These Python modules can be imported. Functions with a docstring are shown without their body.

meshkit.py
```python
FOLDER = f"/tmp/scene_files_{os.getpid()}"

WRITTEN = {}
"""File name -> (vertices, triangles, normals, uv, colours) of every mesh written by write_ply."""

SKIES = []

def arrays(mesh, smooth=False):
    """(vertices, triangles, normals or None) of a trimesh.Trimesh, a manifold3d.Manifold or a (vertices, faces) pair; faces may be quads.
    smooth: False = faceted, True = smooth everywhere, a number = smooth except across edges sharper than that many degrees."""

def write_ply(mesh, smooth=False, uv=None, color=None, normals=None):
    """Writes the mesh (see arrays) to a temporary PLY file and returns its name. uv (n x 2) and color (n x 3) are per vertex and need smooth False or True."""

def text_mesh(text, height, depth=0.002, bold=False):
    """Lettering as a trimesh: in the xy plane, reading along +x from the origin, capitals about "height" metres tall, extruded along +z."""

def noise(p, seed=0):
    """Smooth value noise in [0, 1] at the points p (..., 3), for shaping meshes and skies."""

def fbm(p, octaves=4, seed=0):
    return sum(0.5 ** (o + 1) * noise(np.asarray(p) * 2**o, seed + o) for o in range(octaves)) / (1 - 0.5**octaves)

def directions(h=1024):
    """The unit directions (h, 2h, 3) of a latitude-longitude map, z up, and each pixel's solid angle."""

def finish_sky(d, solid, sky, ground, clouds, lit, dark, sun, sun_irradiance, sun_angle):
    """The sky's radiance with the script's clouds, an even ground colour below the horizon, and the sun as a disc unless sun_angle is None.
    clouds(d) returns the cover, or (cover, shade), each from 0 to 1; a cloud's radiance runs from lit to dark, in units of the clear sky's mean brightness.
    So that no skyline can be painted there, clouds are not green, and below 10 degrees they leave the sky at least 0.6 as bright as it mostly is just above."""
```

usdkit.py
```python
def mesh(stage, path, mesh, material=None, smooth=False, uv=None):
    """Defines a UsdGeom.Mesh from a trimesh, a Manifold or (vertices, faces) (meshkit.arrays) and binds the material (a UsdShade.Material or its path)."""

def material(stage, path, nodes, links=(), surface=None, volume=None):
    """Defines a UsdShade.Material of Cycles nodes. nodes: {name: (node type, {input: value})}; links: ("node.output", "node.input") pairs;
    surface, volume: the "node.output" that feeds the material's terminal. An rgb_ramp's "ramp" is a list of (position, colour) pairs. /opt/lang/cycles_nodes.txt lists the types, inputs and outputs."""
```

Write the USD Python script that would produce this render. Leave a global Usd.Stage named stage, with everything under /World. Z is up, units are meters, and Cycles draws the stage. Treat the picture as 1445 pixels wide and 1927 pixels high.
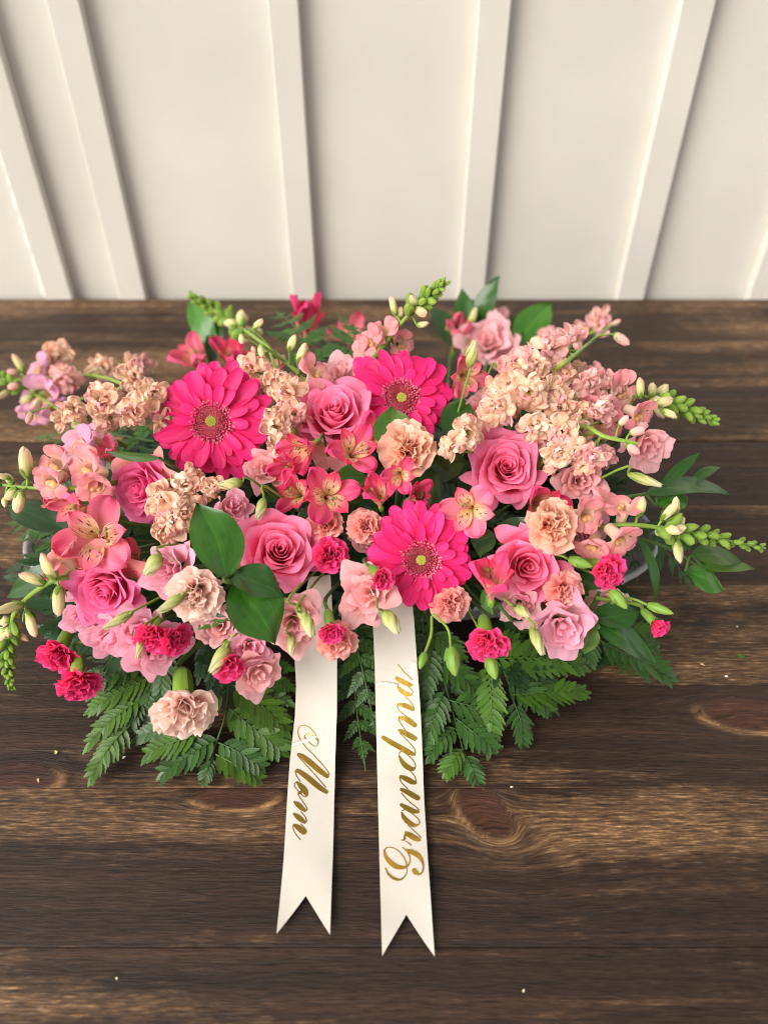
import math
import numpy as np, trimesh, usdkit, meshkit
from shapely import ops as sops, affinity
from shapely.geometry import Polygon, Point, MultiPoint
from pxr import Usd, UsdGeom, UsdLux, UsdShade, Sdf, Gf, Vt

stage = Usd.Stage.CreateInMemory()
UsdGeom.SetStageUpAxis(stage, 'Z'); UsdGeom.SetStageMetersPerUnit(stage, 1.0)
UsdGeom.Xform.Define(stage, '/World'); UsdGeom.Scope.Define(stage, '/World/Looks')
pi = math.pi
# ------------------------------------------------------------------ camera, sky, sun, exposure
CAM = np.array([0, 0, 0.6]); PITCH = math.radians(42.0); F = 1445.0
cam = UsdGeom.Camera.Define(stage, '/World/camera')
cam.CreateFocalLengthAttr(26.0); cam.CreateHorizontalApertureAttr(26.0)
cam.CreateClippingRangeAttr(Gf.Vec2f(0.02, 200.0))
cam.CreateFStopAttr(3.4); cam.CreateFocusDistanceAttr(0.655)
cam.CreateExposureAttr(1.2)
X = UsdGeom.Xformable(cam); X.AddTranslateOp().Set(Gf.Vec3d(*CAM)); X.AddRotateXOp().Set(90 - 42.0)
FWD = np.array([0, math.cos(PITCH), -math.sin(PITCH)]); UPS = np.array([0, math.sin(PITCH), math.cos(PITCH)]); RGT = np.array([1.0, 0, 0])

SUN = np.array([-0.70, -0.46, 0.62]); SUN /= np.linalg.norm(SUN)
usdkit.material(stage, '/World/Looks/sky_look', {
    'sky': ('sky_texture', {'sky_type': 'single_scattering', 'sun_disc': False, 'sun_elevation': float(math.asin(SUN[2])), 'sun_rotation': float(math.atan2(SUN[0], SUN[1])), 'air_density': 1.0, 'aerosol_density': 1.5}),
    'tc': ('texture_coordinate', {}), 'n': ('noise_texture', {'scale': 2.2, 'detail': 5.0}),
    'r': ('rgb_ramp', {'ramp': [(0.25, (0.72, 0.72, 0.72)), (0.7, (0.97, 0.97, 0.97))]}),
    'bw': ('rgb_to_bw', {}), 'tint': ('mix', {'mix_type': 'multiply', 'fac': 1.0, 'color2': (1.08, 1.0, 0.93)}),
    'm': ('mix', {'mix_type': 'mix'}), 'bg': ('background_shader', {'strength': 0.11})},
    [('tc.generated', 'n.vector'), ('n.fac', 'r.fac'), ('sky.color', 'bw.color'), ('bw.val', 'tint.color1'), ('r.color', 'm.fac'), ('sky.color', 'm.color1'), ('tint.color', 'm.color2'), ('m.color', 'bg.color')], surface='bg.background')
dome = UsdLux.DomeLight.Define(stage, '/World/sky')
UsdShade.MaterialBindingAPI.Apply(dome.GetPrim()).Bind(UsdShade.Material.Get(stage, '/World/Looks/sky_look'))
dome.GetPrim().SetCustomDataByKey('kind', 'structure')
sun = UsdLux.DistantLight.Define(stage, '/World/sun')
sun.CreateNormalizeAttr(True); sun.CreateIntensityAttr(0.40); sun.CreateAngleAttr(48.0); sun.CreateColorAttr(Gf.Vec3f(1.0, 0.955, 0.90))
zax = SUN; xax = np.cross([0, 0, 1], zax); xax /= np.linalg.norm(xax); yax = np.cross(zax, xax)
M = np.eye(4); M[0, :3], M[1, :3], M[2, :3] = xax, yax, zax
UsdGeom.Xformable(sun).AddTransformOp().Set(Gf.Matrix4d(M.tolist()))

# ------------------------------------------------------------------ helpers
def ray(px, py):
    return FWD + (px - 722.5) / F * RGT + (963.5 - py) / F * UPS
def at(px, py, z=0.0):
    d = ray(px, py); return CAM + d * (z - CAM[2]) / d[2]
def Hd(x, y):
    q = 1 - (x / 0.44) ** 2 - ((y - 0.595) / 0.245) ** 2
    return 0.03 + 0.155 * math.sqrt(q) if q > 0 else 0.03
def on(px, py, dz=0.0):
    d = ray(px, py); t = 0.3
    for _ in range(400):
        p = CAM + d * t
        if p[2] <= Hd(p[0], p[1]) + dz: break
        t += 0.002
    return CAM + d * t
def depth(p): return float(np.dot(np.asarray(p) - CAM, FWD))
def pxm(p, n): return n * depth(p) / F
def nz(v): v = np.asarray(v, float); return v / max(np.linalg.norm(v), 1e-12)
def facing(p, a, b):
    d = nz(np.asarray(p) - CAM); r = nz(np.cross(d, [0, 0, 1])); u = np.cross(r, d)
    return nz(-d + a * r + b * u)
def frame(axis, up=(0, 0, 1), roll=0.0):
    z = nz(axis); x = np.asarray(up, float) - np.dot(up, z) * z
    if np.linalg.norm(x) < 1e-3: x = np.cross(z, [0.3, 1, 0.1])
    x = nz(x); y = np.cross(z, x); c, s = math.cos(roll), math.sin(roll)
    return np.stack([c * x + s * y, -s * x + c * y, z], 1)
def place(g, pos, R, s=1.0):
    return (np.asarray(g[0]) * s) @ R.T + pos, g[1], g[2]
def rotz(g, a):
    c, s = math.cos(a), math.sin(a); v = g[0].copy()
    v[:, 0], v[:, 1] = c * g[0][:, 0] - s * g[0][:, 1], s * g[0][:, 0] + c * g[0][:, 1]
    return v, g[1], g[2]
def join(gs):
    v, f, u, n = [], [], [], 0
    for g in gs: v.append(g[0]); f.append(np.asarray(g[1]) + n); u.append(g[2]); n += len(g[0])
    return np.vstack(v), np.vstack(f), np.vstack(u)
_grid = {}
def gridfaces(nu, nv):
    if (nu, nv) not in _grid:
        i = np.arange(nv - 1)[:, None] * nu + np.arange(nu - 1)[None]; i = i.ravel()
        _grid[nu, nv] = np.vstack([np.stack([i, i + 1, i + nu + 1], 1), np.stack([i, i + nu + 1, i + nu], 1)])
    return _grid[nu, nv]
def surf(P, U=None, V=None):
    nv, nu = P.shape[:2]
    V, U = np.meshgrid(np.linspace(0, 1, nv), np.linspace(0, 1, nu), indexing='ij') if U is None else (V, U)
    return P.reshape(-1, 3), gridfaces(nu, nv), np.stack([U.ravel(), V.ravel()], 1)
def curve(pts, n=16):
    pts = np.asarray(pts, float)
    if len(pts) == 2: return pts[0] + (pts[1] - pts[0]) * np.linspace(0, 1, n)[:, None]
    P = np.vstack([2 * pts[0] - pts[1], pts, 2 * pts[-1] - pts[-2]]); out = []
    for t in np.linspace(0, len(pts) - 1 - 1e-9, n):
        i = int(t); s = t - i; a, b, c, d = P[i:i + 4]
        out.append(0.5 * (2 * b + (c - a) * s + (2 * a - 5 * b + 4 * c - d) * s * s + (3 * b - a - 3 * c + d) * s ** 3))
    return np.array(out)
def tube(pts, r, k=6):
    pts = np.asarray(pts, float); n = len(pts); r = np.broadcast_to(r, (n,)) if np.ndim(r) == 0 else np.interp(np.linspace(0, 1, n), np.linspace(0, 1, len(r)), r)
    T = np.gradient(pts, axis=0); T /= np.linalg.norm(T, axis=1, keepdims=True) + 1e-12
    N = np.cross(T[0], [0.31, 0.2, 0.93]); N = nz(N); P = []
    for i in range(n):
        N = nz(N - np.dot(N, T[i]) * T[i]); B = np.cross(T[i], N); a = np.linspace(0, 2 * pi, k + 1)
        P.append(pts[i] + r[i] * (np.cos(a)[:, None] * N + np.sin(a)[:, None] * B))
    return surf(np.array(P))
def lathe(prof, k=10):
    prof = np.asarray(prof, float); a = np.linspace(0, 2 * pi, k + 1)
    return surf(np.stack([np.stack([r * np.cos(a), r * np.sin(a), np.full(k + 1, z)], 1) for r, z in prof]))
def prof(v, W, k=1.5, m=0.6, base=0.12):
    return W / 2 * np.maximum(np.sin(pi * np.clip(v, 0, 1) ** k) ** m if False else np.abs(np.sin(pi * np.clip(v, 0, 1) ** k)) ** m, base * (1 - v))
def petal(rng, L, W, e0, e1, cup=0.4, ruf=0.0, rn=2.0, k=1.5, m=0.6, base=0.12, r0=0.0, z0=0.0, nu=5, nv=7, p=1.0, twist=0.0, dense=1.0):
    v = 1 - (1 - np.linspace(0, 1, nv)) ** dense; u = np.linspace(-1, 1, nu)
    e = np.radians(e0 + (e1 - e0) * v ** p); dl = L * np.diff(v)
    em = (e[1:] + e[:-1]) / 2
    r = r0 + np.concatenate([[0], np.cumsum(np.cos(em) * dl)]); z = z0 + np.concatenate([[0], np.cumsum(np.sin(em) * dl)])
    w = prof(v, W, k, m, base); c = max(abs(cup), 1e-3) * np.sign(cup if cup else 1); a = u[None] * c
    lat = w[:, None] * np.sin(a) / c; off = w[:, None] * (1 - np.cos(a)) / c
    ph = rng.uniform(0, 6.28, 3)
    if ruf: off = off + ruf * L * (v ** 1.5)[:, None] * (np.sin(u * rn * pi + ph[0])[None] * (0.35 + 0.65 * np.abs(u)[None]) + 0.5 * np.sin(v * 5 + ph[1])[:, None] * np.sin(u * 2 + ph[2])[None])
    if twist: off = off + twist * u[None] * (v ** 1.2)[:, None] * w[:, None]
    nr, nzv = -np.sin(e), np.cos(e)
    V, U = np.meshgrid(v, (u + 1) / 2, indexing='ij')
    return surf(np.stack([r[:, None] + off * nr[:, None], lat, z[:, None] + off * nzv[:, None]], 2), U, V)
def fan(rng, L, W, e0, e1, ruf=0.12, rn=3.0, serr=0.07, r0=0.0, z0=0.0, nu=11, nv=6, cup=0.5):
    v = np.linspace(0, 1, nv); u = np.linspace(-1, 1, nu)
    Lu = L * (1 - 0.26 * u ** 2 + serr * rng.uniform(-1, 1, nu)); e = np.radians(e0 + (e1 - e0) * v)
    em = (e[1:] + e[:-1]) / 2
    cr = np.concatenate([[0], np.cumsum(np.cos(em))]) / (nv - 1); cz = np.concatenate([[0], np.cumsum(np.sin(em))]) / (nv - 1)
    w = W / 2 * (0.12 + 0.88 * v ** 0.8); ph = rng.uniform(0, 6.28, 3)
    off = ruf * L * (v ** 1.3)[:, None] * np.sin(u * rn * pi + ph[0])[None] + 0.4 * ruf * L * v[:, None] * np.sin(u * 2.3 * pi * 1.7 + v[:, None] * 4 + ph[1]) + cup * (w[:, None] * u[None]) ** 2 / max(W, 1e-6)
    nr, nzv = -np.sin(e), np.cos(e)
    return surf(np.stack([r0 + cr[:, None] * Lu[None] + off * nr[:, None], w[:, None] * u[None] * (1 - 0.12 * ruf * 8 * v[:, None]), z0 + cz[:, None] * Lu[None] + off * nzv[:, None]], 2))
def bowl(rng, R, H, phi, dphi, roll=0.1, lean=0.0, ruf=0.0, rn=3.0, spiral=0.0, nu=11, nv=9, drop=0.2, z0=0.0, tip=0.0, f0=0.22, belly=1.0):
    v = np.linspace(0, 1, nv)[:, None]; u = np.linspace(-1, 1, nu)[None]
    wv = 0.45 + 0.55 * np.sin(np.minimum(v * 1.25, 1) * pi / 2)
    wv = wv * (1 - 0.18 * np.clip((v - 0.8) / 0.2, 0, 1) ** 2)
    ph = phi + dphi * u * wv; pn = rng.uniform(0, 6.28, 4)
    top = H * (1 - drop * np.abs(u) ** 2.4 + 0.03 * np.sin(u * 4 + pn[0]) + tip * np.exp(-(u / 0.25) ** 2))
    r = R * (f0 + (1 - f0) * np.sin(v * pi / 2) ** belly) * (1 - lean * v ** 3) + R * spiral * u
    q = np.clip((v - 0.68) / 0.32, 0, 1)
    rr = roll * (1 + 0.5 * np.sin(u * 3 + pn[1])) * q ** 2
    r = r + rr * (1 + 0.15 * np.sin(5 * u + pn[2])); z = z0 + top * v - 0.55 * roll * q ** 3 * (0.6 + 0.4 * np.cos(u * 1.5))
    if ruf: r = r + ruf * (v ** 2.2) * (np.sin(u * rn * pi + pn[2]) + 0.5 * np.sin(u * rn * 2.1 * pi + pn[3])); z = z + 0.5 * ruf * v ** 3 * np.sin(u * rn * 1.6 * pi + pn[3])
    r = r * (1 + 0.025 * np.sin(3 * u + 4 * v + pn[0]))
    return surf(np.stack([r * np.cos(ph), r * np.sin(ph), z + 0 * ph], 2))

_count = {}
def numbered(path):
    n = _count.get(path, 0); _count[path] = n + 1
    return path if n == 0 else f'{path}_{n:03d}'
class Thing:
    def __init__(s, name, label, cat, loc=(0, 0, 0), group=None, kind=None):
        s.loc = np.asarray(loc, float); s.path = numbered('/World/' + name)
        x = UsdGeom.Xform.Define(stage, s.path); x.AddTranslateOp().Set(Gf.Vec3d(*map(float, s.loc))); p = x.GetPrim()
        if label: p.SetCustomDataByKey('label', label)
        if cat: p.SetCustomDataByKey('category', cat)
        if group: p.SetCustomDataByKey('group', group)
        if kind: p.SetCustomDataByKey('kind', kind)
    def part(s, name, g, mat, parent=None, smooth=True, label=None, kind=None):
        path = numbered((parent or s.path) + '/' + name)
        m = usdkit.mesh(stage, path, (np.asarray(g[0]) - s.loc, g[1]), MAT[mat], smooth, g[2] if smooth in (True, False) and len(g) > 2 else None)
        if label: m.GetPrim().SetCustomDataByKey('label', label)
        if kind: m.GetPrim().SetCustomDataByKey('kind', kind)
        s.last = m
        return path

# ------------------------------------------------------------------ materials
MAT = {}
def mat(name, nodes, links, surface):
    MAT[name] = usdkit.material(stage, '/World/Looks/' + name, nodes, links, surface=surface)
def petal_mat(name, base, mid, tip, rough=0.5, trans=0.25, vein=0.12, vscale=22.0, spec=0.3, vary=0.18, bumps=0.25):
    mat(name, {
        'uv': ('texture_coordinate', {}), 's': ('separate_xyz', {}),
        'nz': ('noise_texture', {'scale': 3.0, 'detail': 2.0}), 'add': ('math', {'math_type': 'multiply_add', 'value2': 0.16, 'value3': -0.08}), 'vv': ('math', {'math_type': 'add'}),
        'ramp': ('rgb_ramp', {'ramp': [(0.0, base), (0.45, mid), (1.0, tip)]}),
        'map': ('mapping', {'scale': (vscale, 1.6, 1.0)}), 'v': ('noise_texture', {'scale': 1.0, 'detail': 3.0}),
        'vr': ('map_range', {'from_min': 0.3, 'from_max': 0.7, 'to_min': 1.0 - vein, 'to_max': 1.0 + vein * 0.6}),
        'oi': ('object_info', {}), 'or': ('map_range', {'from_min': 0.0, 'from_max': 1.0, 'to_min': 1 - vary, 'to_max': 1 + vary * 0.6}),
        'k': ('math', {'math_type': 'multiply'}), 'hsv': ('hsv', {}),
        'b': ('bump', {'strength': bumps, 'distance': 0.0008}),
        'p': ('principled_bsdf', {'roughness': rough, 'specular_ior_level': spec, 'sheen_weight': 0.08}), 't': ('translucent_bsdf', {}), 'mx': ('mix_closure', {'fac': trans})},
        [('uv.UV', 's.vector'), ('uv.UV', 'nz.vector'), ('nz.fac', 'add.value1'), ('s.y', 'vv.value1'), ('add.value', 'vv.value2'), ('vv.value', 'ramp.fac'), ('uv.UV', 'map.vector'), ('map.vector', 'v.vector'), ('v.fac', 'vr.value'),
         ('oi.random', 'or.value'), ('vr.result', 'k.value1'), ('or.result', 'k.value2'), ('k.value', 'hsv.value'), ('ramp.color', 'hsv.color'), ('v.fac', 'b.height'), ('b.normal', 'p.normal'),
         ('hsv.color', 'p.base_color'), ('hsv.color', 't.color'), ('p.BSDF', 'mx.closure1'), ('t.BSDF', 'mx.closure2')], 'mx.closure')
def flat_mat(name, col, rough=0.5, spec=0.4, metallic=0.0, scale=60.0, vary=0.2, bumps=0.0, bscale=400.0, coat=0.0):
    mat(name, {'g': ('geometry', {}), 'n': ('noise_texture', {'scale': scale, 'detail': 4.0}), 'r': ('map_range', {'from_min': 0.3, 'from_max': 0.7, 'to_min': 1 - vary, 'to_max': 1 + vary}),
               'h': ('hsv', {'color': col}), 'n2': ('noise_texture', {'scale': bscale, 'detail': 3.0}), 'b': ('bump', {'strength': bumps, 'distance': 0.0006}),
               'p': ('principled_bsdf', {'roughness': rough, 'specular_ior_level': spec, 'metallic': metallic, 'coat_weight': coat})},
        [('g.position', 'n.vector'), ('n.fac', 'r.value'), ('r.result', 'h.value'), ('h.color', 'p.base_color'), ('g.position', 'n2.vector'), ('n2.fac', 'b.height'), ('b.normal', 'p.normal')], 'p.BSDF')
HOT = (0.80, 0.012, 0.13)
petal_mat('gerbera_petal', (0.75, 0.010, 0.13), (0.95, 0.020, 0.19), (0.96, 0.030, 0.23), 0.5, 0.22, 0.26, 8.0, 0.25, 0.24, 0.6)
petal_mat('gerbera_inner', (0.28, 0.004, 0.04), (0.5, 0.012, 0.08), (0.92, 0.40, 0.48), 0.5, 0.15, 0.1)
petal_mat('gerbera_ring', (0.22, 0.008, 0.03), (0.48, 0.045, 0.08), (0.82, 0.32, 0.30), 0.5, 0.1, 0.1)
petal_mat('gerbera_eye', (0.42, 0.46, 0.05), (0.5, 0.5, 0.08), (0.55, 0.5, 0.10), 0.6, 0.1, 0.1)
petal_mat('rose_petal', (0.95, 0.28, 0.36), (0.97, 0.16, 0.36), (0.985, 0.31, 0.50), 0.55, 0.38, 0.06, 26.0, 0.2, 0.12, 0.15)
petal_mat('rose_magenta', (0.93, 0.24, 0.36), (0.95, 0.13, 0.38), (0.975, 0.26, 0.52), 0.55, 0.38, 0.06, 26.0, 0.2, 0.12, 0.15)
petal_mat('rose_guard', (0.88, 0.52, 0.32), (0.90, 0.44, 0.32), (0.92, 0.36, 0.36), 0.55, 0.25, 0.10, 26.0, 0.2, 0.1, 0.2)
petal_mat('peach_carnation', (0.95, 0.34, 0.19), (0.97, 0.50, 0.34), (0.97, 0.64, 0.49), 0.55, 0.42, 0.06, 16.0, 0.2, 0.12)
petal_mat('blush_carnation', (0.97, 0.48, 0.36), (0.98, 0.65, 0.53), (0.98, 0.76, 0.67), 0.55, 0.42, 0.06, 16.0, 0.2, 0.12)
petal_mat('salmon_carnation', (0.93, 0.20, 0.17), (0.95, 0.36, 0.31), (0.96, 0.50, 0.45), 0.55, 0.42, 0.06, 16.0, 0.2, 0.12)
petal_mat('hot_carnation', (0.65, 0.006, 0.06), (0.90, 0.014, 0.12), (0.93, 0.07, 0.27), 0.55, 0.25, 0.10, 16.0, 0.2, 0.2)
petal_mat('stock_petal', (0.90, 0.80, 0.32), (0.96, 0.71, 0.50), (0.96, 0.62, 0.49), 0.6, 0.38, 0.08, 9.0, 0.15, 0.18, 0.35)
petal_mat('stock_cream', (0.90, 0.84, 0.40), (0.96, 0.84, 0.64), (0.96, 0.79, 0.66), 0.6, 0.35, 0.08, 9.0, 0.15, 0.12, 0.35)
petal_mat('stock_pink', (0.90, 0.74, 0.38), (0.95, 0.59, 0.51), (0.95, 0.51, 0.52), 0.6, 0.38, 0.08, 9.0, 0.15, 0.15, 0.35)
petal_mat('lisianthus_petal', (0.90, 0.62, 0.52), (0.93, 0.50, 0.58), (0.92, 0.46, 0.60), 0.6, 0.42, 0.10, 14.0, 0.15, 0.12, 0.3)
petal_mat('lisianthus_pale', (0.92, 0.64, 0.56), (0.94, 0.56, 0.57), (0.94, 0.54, 0.58), 0.6, 0.42, 0.10, 14.0, 0.15, 0.12, 0.3)
petal_mat('lisianthus_dusty', (0.90, 0.62, 0.50), (0.90, 0.50, 0.48), (0.90, 0.48, 0.50), 0.6, 0.42, 0.10, 14.0, 0.15, 0.12, 0.3)
petal_mat('lisianthus_bud', (0.30, 0.38, 0.06), (0.60, 0.62, 0.22), (0.78, 0.74, 0.46), 0.55, 0.25, 0.26, 8.0, 0.25, 0.15, 0.8)
petal_mat('snap_petal', (0.86, 0.58, 0.42), (0.86, 0.34, 0.34), (0.88, 0.34, 0.39), 0.6, 0.3, 0.06, 12.0, 0.15, 0.15)
petal_mat('snap_lilac', (0.82, 0.60, 0.54), (0.78, 0.38, 0.50), (0.76, 0.38, 0.60), 0.6, 0.3, 0.06, 12.0, 0.15, 0.15)
petal_mat('snap_tube', (0.72, 0.70, 0.38), (0.86, 0.66, 0.48), (0.86, 0.44, 0.40), 0.6, 0.25, 0.12, 8.0, 0.2, 0.15)
petal_mat('snap_palate', (0.86, 0.42, 0.20), (0.90, 0.62, 0.20), (0.88, 0.40, 0.32), 0.6, 0.2, 0.1, 8.0)
petal_mat('snap_bud', (0.40, 0.50, 0.10), (0.76, 0.72, 0.36), (0.90, 0.56, 0.44), 0.6, 0.25, 0.28, 7.0, 0.3, 0.18, 0.9)
petal_mat('snap_green', (0.09, 0.20, 0.02), (0.20, 0.34, 0.04), (0.32, 0.42, 0.07), 0.55, 0.15, 0.1, 8.0)
petal_mat('green_calyx', (0.16, 0.30, 0.05), (0.15, 0.30, 0.03), (0.24, 0.36, 0.05), 0.45, 0.1, 0.10, 10.0, 0.4)
petal_mat('stem_green', (0.16, 0.26, 0.03), (0.22, 0.34, 0.04), (0.22, 0.36, 0.05), 0.45, 0.05, 0.12, 6.0, 0.4)
petal_mat('stem_dark', (0.05, 0.11, 0.02), (0.06, 0.13, 0.02), (0.08, 0.15, 0.03), 0.5, 0.05, 0.12, 6.0, 0.3)
def leaf_mat(name, a, b, rough=0.35, spec=0.5, trans=0.12, vs=26.0, vary=0.25, back=None):
    mat(name, {
        'uv': ('texture_coordinate', {}), 's': ('separate_xyz', {}), 'map': ('mapping', {'scale': (vs, 0.8, 1.0)}), 'v': ('noise_texture', {'scale': 1.0, 'detail': 2.0}),
        'n': ('noise_texture', {'scale': 4.0, 'detail': 4.0}), 'r': ('rgb_ramp', {'ramp': [(0.3, a), (0.7, b)]}),
        'c': ('math', {'math_type': 'subtract', 'value2': 0.5}), 'ab': ('math', {'math_type': 'absolute'}), 'mid': ('map_range', {'from_min': 0.012, 'from_max': 0.035, 'to_min': 1.35, 'to_max': 1.0, 'clamp': True}),
        'vr': ('map_range', {'from_min': 0.35, 'from_max': 0.65, 'to_min': 0.9, 'to_max': 1.1}), 'oi': ('object_info', {}), 'or': ('map_range', {'from_min': 0.0, 'from_max': 1.0, 'to_min': 1 - vary, 'to_max': 1 + vary}),
        'k': ('math', {'math_type': 'multiply'}), 'k2': ('math', {'math_type': 'multiply'}), 'h': ('hsv', {}), 'b': ('bump', {'strength': 0.25, 'distance': 0.001}),
        'p': ('principled_bsdf', {'roughness': rough, 'specular_ior_level': spec}), 't': ('translucent_bsdf', {}), 'mx': ('mix_closure', {'fac': trans})},
        [('uv.UV', 's.vector'), ('uv.UV', 'map.vector'), ('map.vector', 'v.vector'), ('uv.UV', 'n.vector'), ('n.fac', 'r.fac'), ('s.x', 'c.value1'), ('c.value', 'ab.value1'), ('ab.value', 'mid.value'), ('v.fac', 'vr.value'), ('oi.random', 'or.value'),
         ('mid.result', 'k.value1'), ('vr.result', 'k.value2'), ('k.value', 'k2.value1'), ('or.result', 'k2.value2'), ('k2.value', 'h.value'), ('r.color', 'h.color'), ('v.fac', 'b.height'), ('b.normal', 'p.normal'), ('h.color', 'p.base_color'), ('h.color', 't.color'),
         ('p.BSDF', 'mx.closure1'), ('t.BSDF', 'mx.closure2')], 'mx.closure')
leaf_mat('leaf_bright', (0.034, 0.125, 0.012), (0.054, 0.170, 0.018), 0.27, 0.5)
leaf_mat('leaf_dark', (0.018, 0.065, 0.010), (0.028, 0.09, 0.014), 0.26, 0.5)
leaf_mat('leaf_olive', (0.05, 0.11, 0.015), (0.07, 0.15, 0.02), 0.4)
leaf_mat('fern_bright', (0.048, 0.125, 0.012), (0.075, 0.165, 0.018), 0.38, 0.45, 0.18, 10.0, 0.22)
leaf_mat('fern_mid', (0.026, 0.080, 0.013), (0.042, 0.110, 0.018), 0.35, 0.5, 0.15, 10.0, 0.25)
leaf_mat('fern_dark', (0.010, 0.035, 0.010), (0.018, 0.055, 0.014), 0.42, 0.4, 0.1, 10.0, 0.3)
def alstro_mat(name, pink, deep):
    mat(name, {
        'uv': ('texture_coordinate', {}), 's': ('separate_xyz', {}),
        'base': ('rgb_ramp', {'ramp': [(0.0, (0.55, 0.42, 0.10)), (0.3, (0.78, 0.60, 0.26)), (0.6, (0.80, 0.42, 0.30)), (0.78, pink), (1.0, deep)]}),
        'map': ('mapping', {'scale': (19.0, 4.6, 1.0)}), 'n': ('noise_texture', {'scale': 1.0, 'detail': 1.0}), 'th': ('map_range', {'from_min': 0.59, 'from_max': 0.63, 'to_min': 0.0, 'to_max': 1.0, 'clamp': True}),
        'zone': ('rgb_ramp', {'ramp': [(0.2, (0, 0, 0)), (0.34, (1, 1, 1)), (0.72, (1, 1, 1)), (0.84, (0, 0, 0))]}), 'm': ('math', {'math_type': 'multiply'}),
        'mix': ('mix', {'color2': (0.06, 0.004, 0.01)}), 'p': ('principled_bsdf', {'roughness': 0.5, 'specular_ior_level': 0.25}), 't': ('translucent_bsdf', {}), 'mx': ('mix_closure', {'fac': 0.22})},
        [('uv.UV', 's.vector'), ('s.y', 'base.fac'), ('uv.UV', 'map.vector'), ('map.vector', 'n.vector'), ('n.fac', 'th.value'), ('s.y', 'zone.fac'), ('th.result', 'm.value1'), ('zone.color', 'm.value2'), ('m.value', 'mix.fac'), ('base.color', 'mix.color1'),
         ('mix.color', 'p.base_color'), ('mix.color', 't.color'), ('p.BSDF', 'mx.closure1'), ('t.BSDF', 'mx.closure2')], 'mx.closure')
alstro_mat('alstro_streak', (0.88, 0.22, 0.28), (0.86, 0.09, 0.20)); alstro_mat('alstro_streak_red', (0.80, 0.08, 0.15), (0.70, 0.025, 0.10))
petal_mat('alstro_outer', (0.82, 0.50, 0.28), (0.90, 0.27, 0.33), (0.88, 0.14, 0.29), 0.5, 0.25, 0.14, 9.0, 0.25, 0.12)
petal_mat('alstro_outer_red', (0.70, 0.34, 0.20), (0.82, 0.13, 0.22), (0.80, 0.045, 0.19), 0.5, 0.25, 0.2, 9.0, 0.25, 0.15)
petal_mat('alstro_dusty', (0.62, 0.36, 0.20), (0.66, 0.18, 0.20), (0.60, 0.09, 0.16), 0.5, 0.25, 0.25, 9.0, 0.25, 0.15)
flat_mat('foam_green', (0.012, 0.03, 0.010), 0.9, 0.1, scale=200.0)
flat_mat('anther', (0.25, 0.22, 0.08), 0.7, 0.2)
flat_mat('wall_paint', (0.60, 0.578, 0.52), 0.55, 0.3, scale=5.0, vary=0.05, bumps=0.12, bscale=90.0)
flat_mat('caulk', (0.85, 0.83, 0.79), 0.5, 0.3, scale=40.0, vary=0.05)
mat('dish_plastic', {'d': ('principled_bsdf', {'base_color': (0.55, 0.57, 0.60), 'roughness': 0.18, 'specular_ior_level': 0.6}), 't': ('transparent_bsdf', {'color': (0.9, 0.92, 0.93)}), 'm': ('mix_closure', {'fac': 0.5})}, [('t.BSDF', 'm.closure1'), ('d.BSDF', 'm.closure2')], 'm.closure')
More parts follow.
